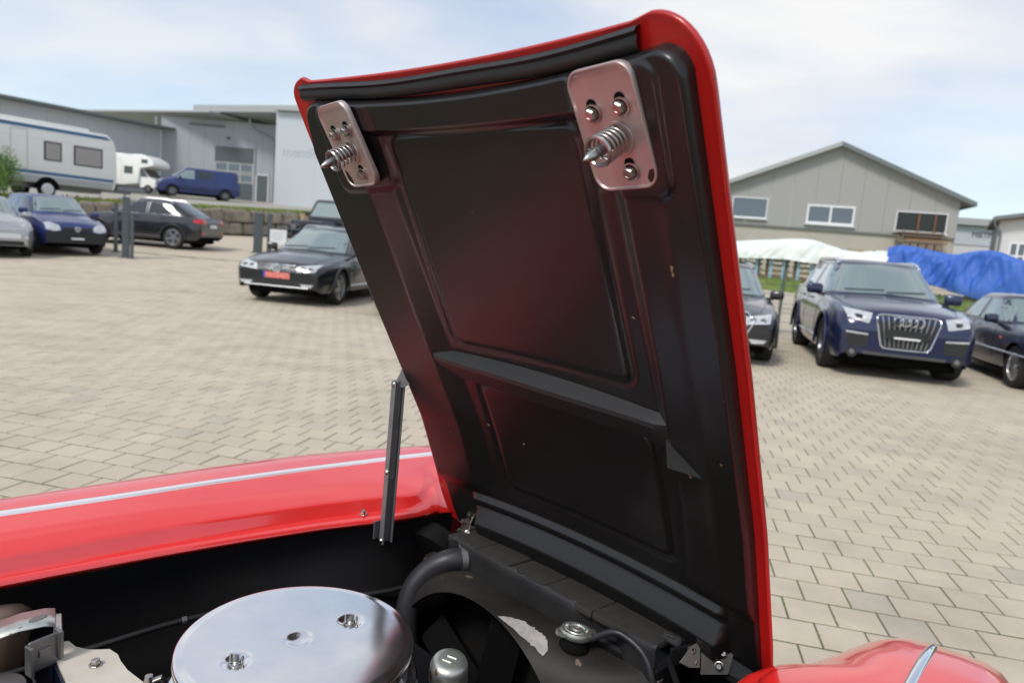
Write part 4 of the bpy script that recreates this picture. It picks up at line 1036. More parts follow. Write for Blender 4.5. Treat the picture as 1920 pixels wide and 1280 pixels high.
for z in (.725, .692, .659, .626): line_on(sf, 'front', [(-.375, z), (.375, z)], .0065, 'grille_bar', M['rim'], body, off=.008)
l, n = sf.front(0, .67); emblem_ring(body, Vector((l.x + .012, 0, 0)), 0, .668, .075, M['chrome'], True)
plate(body, sf, 0, .535, 'red')
patch(sf, 'front', [(-.55, .46), (.55, .46)], [(-.48, .36), (.48, .36)], 'air_intake', M['trim'], body, off=.005)
line_on(sf, 'front', [(-.62, .335), (0, .335), (.62, .335)], .014, 'bumper_strip', M['rim'], body, off=.006)

# --- black estate with hexagonal grille, partly behind the bonnet's right edge
root, body, sf = estate('parked_estate', 'black car with a hexagonal chrome grille beside the raised bonnet edge', (3.54, 12.72), -104, M['blackp'], 'cars parked along the fence', 'black', 2)
g = [(-.52, .66), (-.42, .77), (.42, .77), (.52, .66), (.36, .36), (-.36, .36)]
patch(sf, 'front', [(-.44, .755), (.44, .755)], [(-.36, .37), (.36, .37)], 'grille', M['trim'], body, off=.006, nu=9, nv=6)
line_on(sf, 'front', g + [g[0]], .016, 'grille_frame', M['chrome'], body, off=.012)
for z in (.72, .66, .60, .54, .48, .42): line_on(sf, 'front', [(-.46 + abs(z - .66) * .4, z), (.46 - abs(z - .66) * .4, z)], .0075, 'grille_bar', M['rim'], body, off=.010)
for s in (1, -1): patch(sf, 'front', [(s * .74, .50), (s * .52, .49)], [(s * .72, .40), (s * .52, .40)], 'air_intake', M['trim'], body, off=.006)
# --- a third one almost wholly behind the bonnet
root, body, sf = estate('parked_estate', 'dark car almost wholly hidden behind the raised bonnet, one wheel showing', (-1.52, 14.75), -97, M['blackp'], None, 'black', 3)

# --- blue hatchback
S = dict(xf=2.03, xr=-2.13, w=.855, r=.315, Ra=.36, wd=.205, rr=.205, wx=(1.27, -1.27), zm=.60, tuck=.06, crease=.72, spokes=7,
         bot=[(2.03, .30), (1.9, .23), (0, .22), (-2.0, .25), (-2.13, .36)],
         sh=[(2.03, .62), (1.97, .70), (1.8, .80), (1.3, .92), (.9, .98), (-1.9, 1.02), (-2.13, .95)],
         top=[(2.03, .66), (1.99, .76), (1.88, .85), (1.5, .98), (1.05, 1.08), (.8, 1.08), (-1.9, 1.06), (-2.1, 1.0), (-2.13, .92)], plan=PLAN(2.03, -2.13, .82, .86),
         g=dict(fb=1.35, ft=.50, rb=-2.10, rt=-1.75, wb=.78, wt=.60, zb=.95, zt=1.50, n=5))
root, body, cab, sf, W = make_car('parked_hatchback', 'blue tall hatchback with black bumper and round white headlights beside gate posts', (-13.55, 20.7), -39, S, M['blue'])
patch(sf, 'front', [(-.53, 1.47), (0, 1.50), (.53, 1.47)], [(-.66, 1.08), (0, 1.115), (.66, 1.08)], 'windscreen', M['glass'], body, nu=18, nv=9)
side_windows(sf, body, [([(.70, 1.28), (.45, 1.43), (-.30, 1.46)], [(.95, 1.05), (.4, 1.04), (-.30, 1.04)]), ([(-.38, 1.46), (-1.10, 1.44)], [(-.38, 1.04), (-1.10, 1.05)]), ([(-1.18, 1.43), (-1.68, 1.38)], [(-1.18, 1.06), (-1.78, 1.10)])], M['dglass'])
patch(sf, 'front', [(-.74, .60), (0, .60), (.74, .60)], [(-.70, .27), (0, .27), (.70, .27)], 'bumper', M['trim'], body, off=.03, nu=20, nv=6)
patch(sf, 'front', [(-.36, .72), (.36, .72)], [(-.34, .61), (.34, .61)], 'grille', M['trim'], body, off=.012)
l, n = sf.front(0, .67); emblem_ring(body, Vector((l.x + .022, 0, 0)), 0, .67, .07, M['chrome'], True)
pb = plate(body, sf, .0, .43, 'black', wd=.42)[0]; pb.location.x += .03
b = MB(); b.box((sf.front(0, .43)[0].x + .019, 0, .425), (.004, .32, .05)); b.build('dealer_strip', M['platewhite'], pb)
for s in (1, -1):
    patch(sf, 'front', [(s * .74, .80), (s * .60, .83), (s * .42, .75)], [(s * .73, .64), (s * .55, .60), (s * .40, .63)], 'headlight', M['lamp'], body, off=.014)
    mirror_obj(body, .80, s * .80, 1.03, M['blue'])
    for x in (-.05, -.90):
        l3, n3 = getattr(sf, 'left' if s > 0 else 'right')(x, .93); b = MB(); b.box(l3 + Vector((0, s * .018, 0)), (.18, .028, .026), bev=.01, seg=2); b.build('door_handle', M['blue'], body)
for sd in ('left', 'right'):
    for x in (.78, -.34, -1.1): line_on(sf, sd, [(x, .98), (x - .03, .40)], .004, 'door_gap', M['gap'], body, off=.001, n=4)

bonnet_gaps(sf, body, [(1.85, .62), (1.5, .68), (1.15, .70)]); wipers(sf, body, 1.14, .54)
# --- small silver car cut by the frame edge
S2 = dict(S, xf=1.80, xr=-1.74, wx=(1.15, -1.15), w=.81, r=.29, Ra=.335, rr=.19, bot=[(1.8, .28), (1.6, .22), (0, .22), (-1.74, .3)],
          sh=[(1.80, .58), (1.72, .70), (1.5, .80), (.9, .93), (-1.6, .98), (-1.74, .9)], top=[(1.80, .66), (1.74, .78), (1.6, .88), (1.2, 1.0), (.8, 1.06), (-1.6, 1.04), (-1.74, .95)],
          plan=PLAN(1.80, -1.74, .70, .78), g=dict(fb=1.05, ft=.28, rb=-1.70, rt=-1.2, wb=.73, wt=.56, zb=.92, zt=1.42, n=4), zm=.58)
root, body, cab, sf, W = make_car('small_car', 'small rounded silver car beside the blue hatchback, cut by the frame', (-14.02, 18.75), -43, S2, M['silverp'])
patch(sf, 'front', [(-.48, 1.40), (0, 1.43), (.48, 1.40)], [(-.60, 1.06), (0, 1.09), (.60, 1.06)], 'windscreen', M['glass'], body, nu=14, nv=7)
side_windows(sf, body, [([(.50, 1.25), (.28, 1.36), (-.55, 1.38)], [(.75, 1.02), (.3, 1.0), (-.55, 1.0)]), ([(-.63, 1.38), (-1.15, 1.32)], [(-.63, 1.0), (-1.3, 1.03)])], M['dglass'])
for s in (1, -1):
    l2, n2 = sf.front(s * .55, .77); q = Vector((0, 0, 1)).rotation_difference((n2 + Vector((1, 0, 0))).normalized()).to_matrix()
    b = MB(); b.lathe([(.105, -.04), (.105, .012), (.095, .018), (.09, .006), (.05, .022), (.001, .026)], l2, q, 24); b.build('headlight', M['lamp'], body)
    l2, n2 = sf.front(s * .56, .50); b = MB(); b.lathe([(.05, -.03), (.05, .008), (.001, .012)], l2, q, 16); b.build('fog_lamp', M['lamp'], body)
    mirror_obj(body, .55, s * .76, 1.0, M['silverp'], .9)
line_on(sf, 'front', [(-.62, .66), (0, .66), (.62, .66)], .012, 'chrome_whisker', M['chrome'], body, off=.008)
plate(body, sf, .18, .52, 'white')
patch(sf, 'front', [(-.6, .40), (.6, .40)], [(-.55, .29), (.55, .29)], 'air_intake', M['trim'], body, off=.006)

# --- anthracite SUV seen from its rear left
S = dict(xf=2.10, xr=-2.24, w=.915, r=.36, Ra=.41, wd=.235, rr=.26, wx=(1.30, -1.30), zm=.64, tuck=.07, crease=.85, spokes=5,
         bot=[(2.1, .34), (1.95, .26), (0, .26), (-2.05, .30), (-2.24, .44)],
         sh=[(2.10, .72), (2.0, .84), (1.4, .95), (.9, 1.0), (-1.9, 1.08), (-2.2, 1.04), (-2.24, .96)],
         top=[(2.10, .78), (2.05, .88), (1.9, .95), (1.4, 1.03), (.95, 1.09), (-1.9, 1.10), (-2.2, 1.05), (-2.24, .97)], plan=PLAN(2.1, -2.24),
         g=dict(fb=1.15, ft=.25, rb=-2.18, rt=-1.22, wb=.83, wt=.62, zb=.98, zt=1.52, n=5))
root, body, cab, sf, W = make_car('compact_suv', 'anthracite SUV seen from behind, red tail lights, in front of the stone wall', (-12.85, 24.95), 177, S, M['greyp'])
side_windows(sf, body, [([(.52, 1.30), (.28, 1.44), (-.32, 1.48)], [(.85, 1.075), (.3, 1.065), (-.32, 1.07)]), ([(-.40, 1.48), (-1.10, 1.42)], [(-.40, 1.07), (-1.42, 1.10)])], M['dglass'], trim=M['rim'])
patch(sf, 'rear', [(-.52, 1.46), (0, 1.49), (.52, 1.46)], [(-.66, 1.14), (0, 1.14), (.66, 1.14)], 'rear_window', M['dglass'], body, nu=14, nv=7)
patch(sf, 'front', [(-.53, 1.49), (0, 1.52), (.53, 1.49)], [(-.70, 1.10), (0, 1.13), (.70, 1.10)], 'windscreen', M['glass'], body, nu=14, nv=7)
for s in (1, -1):
    patch(sf, 'rear', [(s * .80, 1.02), (s * .50, 1.03)], [(s * .80, .88), (s * .50, .86)], 'tail_light', M['taillamp'], body, off=.012)
    sd = 'left' if s > 0 else 'right'
    patch(sf, sd, [(-1.98, 1.01), (-2.17, 1.0)], [(-2.0, .90), (-2.17, .87)], 'tail_light', M['taillamp'], body, off=.008, nu=5)
    patch(sf, 'rear', [(s * .78, .58), (s * .50, .58)], [(s * .78, .53), (s * .50, .53)], 'reflector', M['taillamp'], body, off=.012, nv=3)
    b = MB(); pts = [sf.top(x, s * .565)[0] for x in np.linspace(.05, -1.15, 10)]; pts = [p + Vector((0, s * .015, .05 if 0 < i < 9 else 0)) for i, p in enumerate(pts)]; b.tube(pts, .016, 8); b.build('roof_rail', M['rim'], body)
    mirror_obj(body, .66, s * .86, 1.06, M['greyp'])
    for c in S['wx']:
        b = MB(); b.tube([Vector((c + .42 * math.cos(a), s * (W + .001), .36 + .42 * math.sin(a))) for a in np.linspace(-.2, PI + .2, 24)], .02, 8); b.build('arch_flare', M['greyp'], body)
    for x in (-.05, -.95):
        l3, n3 = getattr(sf, sd)(x, .97); b = MB(); b.box(l3 + Vector((0, s * .018, 0)), (.19, .028, .026), bev=.01, seg=2); b.build('door_handle', M['greyp'], body)
    patch(sf, 'front', [(s * .78, .88), (s * .45, .86)], [(s * .75, .77), (s * .48, .74)], 'headlight', M['lamp'], body, off=.01)
plate(body, sf, 0, .80, 'white', 'rear')
patch(sf, 'rear', [(-.7, .50), (.7, .50)], [(-.62, .36), (.62, .36)], 'rear_skirt', M['gplastic'], body, off=.012)
line_on(sf, 'left', [(.9, .36), (-.85, .36)], .022, 'side_sill', M['gplastic'], body, off=.004)
for x in (.76, -.36, -1.15): line_on(sf, 'left', [(x, 1.02), (x - .03, .42)], .004, 'door_gap', M['gap'], body, off=.001, n=4)

# --- old dark blue saloon with chrome window frames
S = dict(xf=2.30, xr=-2.45, w=.89, r=.315, Ra=.36, wd=.205, rr=.21, wx=(1.40, -1.40), zm=.62, tuck=.08, crease=.80, spokes=10,
         bot=[(2.3, .36), (2.1, .28), (0, .24), (-2.2, .30), (-2.45, .40)],
         sh=[(2.30, .70), (2.2, .78), (1.4, .86), (.9, .89), (-1.7, .90), (-2.4, .84), (-2.45, .74)],
         top=[(2.30, .76), (2.25, .84), (1.4, .92), (.85, .96), (-1.5, .97), (-2.35, .93), (-2.45, .84)], plan=PLAN(2.3, -2.45, .86, .86),
         g=dict(fb=.98, ft=.22, rb=-1.75, rt=-1.05, wb=.79, wt=.60, zb=.86, zt=1.32, n=6, crown=.8))
root, body, cab, sf, W = make_car('old_saloon', 'old dark blue saloon with chrome window frames at the frame edge', (8.63, 11.73), -104, S, M['oldblue'], 'cars parked along the fence')
patch(sf, 'front', [(-.55, 1.29), (0, 1.32), (.55, 1.29)], [(-.70, .95), (0, .975), (.70, .95)], 'windscreen', M['glass'], body, nu=14, nv=7)
side_windows(sf, body, [([(.42, 1.13), (.20, 1.26), (-.38, 1.28)], [(.66, .93), (.2, .93), (-.38, .93)]), ([(-.46, 1.28), (-1.06, 1.25)], [(-.46, .93), (-1.30, .94)])], M['glass'], trim=M['rim'])
patch(sf, 'rear', [(-.52, 1.28), (.52, 1.28)], [(-.66, .96), (.66, .96)], 'rear_window', M['glass'], body, nu=12, nv=6)
for s in (1, -1):
    sd = 'left' if s > 0 else 'right'
    mirror_obj(body, .52, s * .84, .92, M['oldblue'], .95)
    line_on(sf, sd, [(2.1, .50), (-2.2, .50)], .014, 'side_moulding', M['chrome'], body, off=.006)
    l3, n3 = getattr(sf, sd)(.88, .70); b = MB(); b.box(l3 + Vector((0, s * .008, 0)), (.06, .016, .035), bev=.005); b.build('side_repeater', M['orange'], body)
    patch(sf, 'front', [(s * .76, .80), (s * .48, .80)], [(s * .74, .63), (s * .48, .63)], 'headlight', M['lamp'], body, off=.01)
    for x in (-.18, -1.0):
        l3, n3 = getattr(sf, sd)(x, .84); b = MB(); b.box(l3 + Vector((0, s * .018, 0)), (.15, .028, .022), bev=.008, seg=2); b.build('door_handle', M['chrome'], body)
    for x in (.60, -.42): line_on(sf, sd, [(x, .88), (x, .38)], .004, 'door_gap', M['gap'], body, off=.001, n=4)
patch(sf, 'front', [(-.36, .84), (.36, .84)], [(-.34, .56), (.34, .56)], 'grille', M['chrome'], body, off=.012)

# --- dark off-road vehicle behind the estate
ov = thing('off_road_vehicle', 'boxy dark off-road vehicle parked behind the black estate car', 'off-roader', (-6.75, 27.0, gz(0, 27.0)), R(-114))
b = MB()
b.box((-.75, 0, .95), (3.1, 1.74, .75), bev=.03, seg=2); b.box((1.35, 0, .93), (1.15, 1.36, .55), bev=.04, seg=2); b.box((1.32, 0, 1.20), (1.1, 1.30, .05), bev=.02, seg=2)
for s in (1, -1): b.box((1.35, s * .74, .92), (1.10, .30, .42), bev=.05, seg=2)
obody = b.build('body', M['blackp'], ov)
b = MB(); A = []
for z, xf, xr, wd in ((1.32, .86, -2.28, .86), (1.96, .56, -2.24, .74), (2.02, .48, -2.18, .70)):
    A.append([(xf, -wd, z), (xf, wd, z), (xr, wd, z), (xr, -wd, z)])
V = b.grid(A, cv=True); b.face(V[-1]); ocab = b.build('cabin', M['blackp'], ov, smooth=20)
sf = Surf([obody, ocab]); obody = ov
patch(sf, 'front', [(-.64, 1.91), (.64, 1.91)], [(-.74, 1.40), (.74, 1.40)], 'windscreen', M['glass'], obody, nv=5)
for sd in ('left', 'right'):
    for a, c in ((.42, -.35), (-.45, -1.2), (-1.3, -2.05)): patch(sf, sd, [(a - (.08 if a > 0 else 0), 1.88), (c, 1.88)], [(a + (.12 if a > 0 else 0), 1.42), (c, 1.42)], 'side_window', M['dglass'], obody)
patch(sf, 'front', [(-.40, 1.12), (.40, 1.12)], [(-.40, .80), (.40, .80)], 'grille', M['trim'], obody, off=.02)
for z in (.86, .93, 1.0, 1.07): line_on(sf, 'front', [(-.39, z), (.39, z)], .012, 'grille_bar', M['gplastic'], obody, off=.026)
for s in (1, -1):
    l, n = sf.front(s * .55, .98); b = MB(); b.lathe([(.10, -.01), (.10, .02), (.085, .03), (.001, .045)], l, Matrix.Rotation(PI / 2, 3, 'Y'), 20); b.build('headlight', M['lamp'], obody)
    l, n = sf.front(s * .76, 1.05); b = MB(); b.lathe([(.04, -.01), (.04, .02), (.001, .03)], l + Vector((.0, 0, 0)), Matrix.Rotation(PI / 2, 3, 'Y'), 14); b.build('indicator', M['orange'], obody)
    for x in (1.3, -1.35): wheel(ov, x, s * .76, .39, .24, M['drim'], 5, .22)
    mirror_obj(obody, .72, s * .86, 1.42, M['trim'])
b = MB(); b.box((2.02, 0, .62), (.14, 1.74, .17), bev=.02); b.build('bumper', M['trim'], ov)
b = MB(); b.box((2.10, .30, .70), (.012, .52, .112)); np_ = b.build('number_plate', M['platewhite'], ov); b = MB(); b.box((2.108, .06, .70), (.004, .044, .108)); b.build('plate_band', M['plateblue'], np_)
b = MB(); b.box((-.4, 0, .5), (3.4, 1.1, .3)); b.build('underbody', M['gap'], ov)

# --- blue van on the upper lot
S = dict(xf=2.35, xr=-2.45, w=.95, r=.335, Ra=.40, wd=.22, rr=.20, wx=(1.55, -1.55), zm=.8, tuck=.04, crease=.8, spokes=6, rim=M['dksteel'],
         bot=[(2.35, .38), (2.2, .30), (0, .30), (-2.3, .33), (-2.45, .42)],
         sh=[(2.35, .76), (2.25, .88), (1.9, 1.02), (1.4, 1.12), (-2.3, 1.14), (-2.45, 1.1)],
         top=[(2.35, .86), (2.28, .98), (2.1, 1.08), (1.6, 1.2), (1.2, 1.24), (-2.35, 1.2), (-2.45, 1.12)], plan=PLAN(2.35, -2.45, .80, .93),
         g=dict(fb=1.80, ft=.85, rb=-2.44, rt=-2.34, wb=.93, wt=.80, zb=1.08, zt=1.82, n=9, crown=.8))
vx, vy = -21.0, 46.6
root, body, cab, sf, W = make_car('delivery_van', 'blue panel van parked on the upper lot by the big gate', (vx, vy, gz2(0, vy) + .03), -147, S, M['vanblue'], cat='van')
patch(sf, 'front', [(-.70, 1.76), (0, 1.79), (.70, 1.76)], [(-.80, 1.24), (0, 1.28), (.80, 1.24)], 'windscreen', M['glass'], body, nu=16, nv=8)
side_windows(sf, body, [([(1.05, 1.45), (.72, 1.70), (.30, 1.72)], [(1.38, 1.18), (.8, 1.16), (.30, 1.16)])], M['glass'])
side_windows(sf, body, [([(.12, 1.70), (-.75, 1.70)], [(.12, 1.20), (-.75, 1.20)])], M['dglass'])
patch(sf, 'front', [(-.78, .66), (0, .66), (.78, .66)], [(-.74, .36), (0, .36), (.74, .36)], 'bumper', M['trim'], body, off=.02, nu=16)
patch(sf, 'front', [(-.42, .92), (.42, .92)], [(-.36, .74), (.36, .74)], 'grille', M['trim'], body, off=.012)
plate(body, sf, 0, .55, 'white')[0].location.x += .02
for s in (1, -1):
    patch(sf, 'front', [(s * .84, .98), (s * .50, .92)], [(s * .78, .80), (s * .50, .76)], 'headlight', M['lamp'], body, off=.012)
    mirror_obj(body, 1.15, s * .93, 1.18, M['trim'])
    line_on(sf, 'left' if s > 0 else 'right', [(1.1, .55), (-1.1, .55)], .03, 'rub_strip', M['trim'], body)
for x in (1.15, .2, -.95): line_on(sf, 'left', [(x, 1.7), (x, .42)], .006, 'door_gap', M['gap'], body, off=.001, n=4)

# --- caravan
def slab(poly, y0, y1, bev=.08):
    b = MB(); b.prism(poly, y0, y1, lambda p, h: Vector((p[0], h, p[1])))
    ed = [e for e in b.bm.edges if abs(e.verts[0].co.y - e.verts[1].co.y) < 1e-4]
    bmesh.ops.bevel(b.bm, geom=ed, offset=bev, segments=3, affect='EDGES', profile=.6); return b
cx, cy = -20.78, 28.6
cv = thing('caravan', 'white caravan with blue stripes parked above the stone wall', 'caravan', (cx, cy, 1.70), R(59))
cpoly = [(4.00, .55), (4.10, 1.0), (4.06, 2.25), (3.95, 2.6), (3.66, 2.86), (-2.5, 2.86), (-2.8, 2.6), (-3.0, 1.6), (-2.95, .8), (-2.85, .55)]
cbody = slab(cpoly, -1.15, 1.15, .10).build('body', M['gelcoat'], cv, smooth=40)
sf = Surf([cbody])
for s, sd in ((1, 'left'), (-1, 'right')):
    patch(sf, sd, [(-2.85, 1.04), (3.92, 1.0)], [(-2.85, .91), (3.92, .88)], 'side_stripe', M['stripe'], cbody, off=.006, nu=4, nv=2, depth=.004)
    patch(sf, sd, [(-2.5, 2.76), (3.58, 2.76)], [(-2.6, 2.63), (3.8, 2.63)], 'roof_stripe', M['stripe'], cbody, off=.012, nu=14, nv=3, depth=.004)
    patch(sf, sd, [(-2.8, .84), (3.9, .84)], [(-2.72, .60), (3.86, .60)], 'skirt_panel', M['greyskirt'], cbody, off=.006, nu=4, nv=2, depth=.004)
    for a, c_, zz in ((2.34, 3.39, 1.47), (1.20, 1.75, 1.52)):
        fr = patch(sf, sd, [(a - .06, 2.22), (c_ + .06, 2.22)], [(a - .06, zz - .05), (c_ + .06, zz - .05)], 'window_frame', M['trim'], cbody, off=.012, nu=4, nv=3)
        patch(sf, sd, [(a, 2.16), (c_, 2.16)], [(a, zz), (c_, zz)], 'window', M['cglass'], cbody, off=.022, nu=4, nv=3)
    for z in (1.22, 2.3): line_on(sf, sd, [(-2.8, z), (4.0, z)], .012, 'side_rib', M['gelcoat'], cbody, off=.002)
    dr = [(-.05, .70), (-.05, 2.55), (.54, 2.55), (.54, .70), (-.05, .70)]
    line_on(sf, sd, dr, .014, 'door_seal', M['greyskirt'], cbody, off=.004)
    wheel(cv, 1.27, s * 1.05, .33, .2, M['rim'], 8, .23)
    b = MB(); b.prism([(1.27 + .46 * math.cos(a), .36 + .46 * math.sin(a)) for a in np.linspace(0, PI, 14)], s * 1.08, s * 1.165, lambda p, h: Vector((p[0], h, p[1]))); b.build('wheel_arch', M['gap'], cbody)
    b = MB(); b.lathe([(.235, 0), (.2, .03), (.001, .035)], (1.27, s * 1.17, .33), Matrix.Rotation(-s * PI / 2, 3, 'X'), 24); b.build('hub_cap', M['platewhite'], cv)
b = MB(); b.box((.2, 0, 2.93), (5.6, 1.9, .10), bev=.03, seg=2); b.build('roof_cap', M['gelcoat'], cbody)
b = MB(); b.box((4.7, 0, .52), (1.3, .10, .10)); b.tube([(5.1, 0, .5), (5.1, 0, .05)], .03, 8); b.box((.5, 0, .45), (6.2, 1.6, .2)); b.build('drawbar', M['dksteel'], cv)

# --- motorhome
mh = thing('motorhome', 'white motorhome with a sleeping alcove over the cab, behind the caravan', 'motorhome', (-26.5, 48.3, gz2(0, 48.6) + .02), R(-6))
mp_ = [(-3.0, .75), (-3.0, 2.85), (2.05, 2.95), (2.75, 2.62), (2.95, 2.25), (2.85, 2.08), (1.75, 1.98), (1.75, .70), (.4, .55), (-1.2, .6), (-1.25, .75)]
b = slab(mp_, -1.08, 1.08, .07); mbody = b.build('body', M['gelcoat'], mh, smooth=40)
cp_ = [(1.70, .42), (3.05, .42), (3.12, .9), (2.95, 1.12), (2.45, 1.22), (1.85, 2.0), (1.70, 2.0)]
cabm = slab(cp_, -.93, .93, .07).build('cab', M['gelcoat'], mh, smooth=40); sf = Surf([mbody, cabm])
for sd in ('left', 'right'):
    for a, c, z0, z1 in ((-1.15, -.65, 1.5, 2.05), (.55, 1.25, 1.42, 2.0), (1.95, 2.45, 2.3, 2.6)):
        patch(sf, sd, [(a, z1), (c, z1)], [(a, z0), (c, z0)], 'window', M['dglass'], mbody, off=.012, nu=4, nv=3)
    patch(sf, sd, [(1.82, 1.86), (2.02, 1.8)], [(1.82, 1.25), (2.42, 1.25)], 'cab_window', M['dglass'], cabm, off=.012, nu=5, nv=3)
    line_on(sf, sd, [(-.35, .75), (-.35, 2.5), (.35, 2.5), (.35, .75)], .012, 'door_seal', M['greyskirt'], mbody)
patch(sf, 'front', [(-.75, 1.9), (.75, 1.9)], [(-.82, 1.28), (.82, 1.28)], 'windscreen', M['dglass'], cabm, off=.012)
mh.scale = (.86, .86, .82)
b = MB(); b.box((-1.0, 0, 2.93), (2.6, 1.5, .12), bev=.04, seg=2); b.box((1.0, .2, 3.0), (.7, .7, .12), bev=.04, seg=2); b.build('roof_box', M['gelcoat'], mbody)
for s in (1, -1):
    for x in (2.4, -1.75): wheel(mh, x, s * .88, .33, .2, M['dksteel'], 8, .19)
    l, n = sf.front(s * .72, .85); b = MB(); b.box(l + Vector((.01, 0, 0)), (.03, .28, .18), bev=.01); b.build('headlight', M['lamp'], cabm)
b = MB(); b.box((3.13, 0, .48), (.16, 1.9, .22), bev=.04); b.build('bumper', M['trim'], mh)
b = MB(); b.box((-.6, 0, .55), (4.4, 1.7, .3)); b.build('underbody', M['dksteel'], mh)

# ------------------------------------------------------------------ buildings
def basis(o, d):
    """matrix with x along d (horizontal), y up, z out of the facade towards the camera"""
    x = Vector((d[0], d[1], 0)).normalized(); y = Vector((0, 0, 1)); z = x.cross(y)
    mm = Matrix((x, y, z)).transposed().to_4x4(); mm.translation = Vector(o); return mm
def lbox(parent, name, mt, c, d, bev=0, seg=1, rot=None):
    b = MB(); b.box(c, d, rot, bev, seg); return b.build(name, mt, parent)
def facade(root, x0, x1, z0, top, mt, n, y, depth=.12, name='wall_panel', gap=.006):
    """row of cladding panels in local x/y/z(out); top(x) gives the upper edge"""
    for i in range(n):
        a, c = x0 + (x1 - x0) * i / n + gap, x0 + (x1 - x0) * (i + 1) / n - gap
        b = MB(); poly = [(a, z0), (c, z0), (c, top(c)), (a, top(a))]
        mid = [x for x in (0,) if a < x < c and abs(top(x) - (top(a) + top(c)) / 2) > .02]
        if mid: poly.insert(3, (0, top(0)))
        b.prism(poly, y - depth, y, lambda p, h: Vector((p[0], p[1], h))); b.build(name, mt, root, smooth=0)
def window(root, x0, x1, z0, z1, y, cols=1, rows=1, fr=.07, mt=None, fm=None, sill=True):
    mt = mt or M['wglass']; fm = fm or M['upvc']; b = MB()
    b.box(((x0 + x1) / 2, z0 + fr / 2, y), (x1 - x0, fr, .10)); b.box(((x0 + x1) / 2, z1 - fr / 2, y), (x1 - x0, fr, .10))
    for k in range(cols + 1):
        x = x0 + fr / 2 + (x1 - x0 - fr) * k / cols; b.box((x, (z0 + z1) / 2, y + .002), (fr, z1 - z0, .10))
    for k in range(1, rows):
        b.box(((x0 + x1) / 2, z0 + (z1 - z0) * k / rows, y - .003), (x1 - x0, fr * .8, .09))
    f = b.build('window', fm, root, smooth=0)
    for i in range(cols):
        for j in range(rows):
            a = x0 + (x1 - x0) * i / cols; d = z0 + (z1 - z0) * j / rows
            b = MB(); b.box((a + (x1 - x0) / cols / 2, d + (z1 - z0) / rows / 2, y - .01), ((x1 - x0) / cols - fr * .6, (z1 - z0) / rows - fr * .6, .02)); b.build('pane', mt, f, smooth=0)
    if sill:
        b = MB(); b.box(((x0 + x1) / 2, z0 - .05, y + .08), (x1 - x0 + .16, .07, .24)); b.build('sill', M['upvc'], f, smooth=0)
    return f

# grey hall on the upper lot
hb = gz2(0, 54) - .15
hall = thing('grey_hall', 'pale grey metal-clad hall with a sectional gate on the upper lot', 'hall', (0, 0, 0))
def sub(root, mtx):
    """dummy-free placement: run builders, then move the new children into place"""
    before = set(root.children)
    def done():
        for o in root.children:
            if o not in before: o.matrix_local = mtx @ o.matrix_local
    return done
def place(root, mtx, fn):
    before = set(root.children); fn()
    for o in list(root.children):
        if o not in before: o.matrix_local = mtx @ o.matrix_local
def wingB():
    facade(hall, 0, 8.6, 0, lambda x: 5.75, M['clad'], 8, 0)
    g0, g1 = 4.05, 6.95
    b = MB()
    for c, d in (((5.5, 3.98, .04), (3.1, .1, .1)), ((g0 - .04, 2.0, .04), (.1, 3.95, .1)), ((g1 + .04, 2.0, .04), (.1, 3.95, .1))): b.box(c, d)
    gt = b.build('gate', M['clad'], hall, smooth=0)
    for z0, z1 in ((2.85, 3.93), (.02, .66), (.68, 1.34)):
        b = MB(); b.box(((g0 + g1) / 2, (z0 + z1) / 2, .03), (g1 - g0, z1 - z0, .06), bev=.01); b.build('gate_panel', M['gate'], gt)
    for z0, z1 in ((1.36, 2.08), (2.10, 2.83)):
        b = MB(); b.box(((g0 + g1) / 2, z0 + .06, .05), (g1 - g0, .10, .06)); b.box(((g0 + g1) / 2, z1 - .06, .05), (g1 - g0, .10, .06))
        for k in range(4): b.box((g0 + .06 + (g1 - g0 - .12) * k / 3, (z0 + z1) / 2, .052), (.12, z1 - z0, .06))
        b.build('gate_frame', M['roofm'], gt, smooth=0)
        for k in range(3):
            b = MB(); b.box((g0 + (g1 - g0) * (k + .5) / 3, (z0 + z1) / 2, .035), ((g1 - g0) / 3 - .1, z1 - z0 - .18, .03)); b.build('gate_pane', M['wglass'], gt)
    b = MB(); b.box((7.62, 1.02, .02), (.80, 2.04, .06)); dr = b.build('door', M['gate'], hall, smooth=0)
    b = MB(); b.box((7.17, 1.05, .03), (.08, 2.16, .1)); b.box((8.07, 1.05, .03), (.08, 2.16, .1)); b.box((7.62, 2.10, .03), (.98, .08, .1)); b.build('door_frame', M['upvc'], dr, smooth=0)
    lbox(hall, 'wall_lamp', M['gate'], (5.0, 4.55, .12), (.22, .14, .2), .03, 2)
    lbox(hall, 'vent_strip', M['fascia'], (3.4, 5.35, .05), (2.6, .14, .1), .02)
    b = MB(); b.tube([(6.7, 6.0, .5), (6.75, 5.6, .45), (7.0, 5.25, .3), (8.25, 4.75, .12), (8.4, 4.6, .12), (8.4, .2, .12)], .085, 10); b.build('downpipe', M['clad'], hall, smooth=60)
    b = MB(); b.tube([(-.25, 5.6, .2), (-.25, .2, .2)], .08, 10); b.build('downpipe', M['clad'], hall, smooth=60)
place(hall, basis((-27.1, 54, hb), (1, 0)), wingB)
place(hall, basis((-27.1, 54, hb), (-5.4, -9.0)) @ Matrix.Diagonal((1, 1, -1, 1)), lambda: facade(hall, 0, 21, 0, lambda x: 4.75, M['cladw'], 16, 0))
place(hall, basis((-17.25, 50.0, hb - .1), (1, -.22)), lambda: facade(hall, 0, 15, 0, lambda x: 6.25, M['cladw'], 5, 0, gap=.005))
place(hall, basis((-18.5, 54, hb), (1.25, -4.0)), lambda: facade(hall, 0, 4.15, 0, lambda x: 6.1, M['clad'], 3, 0))
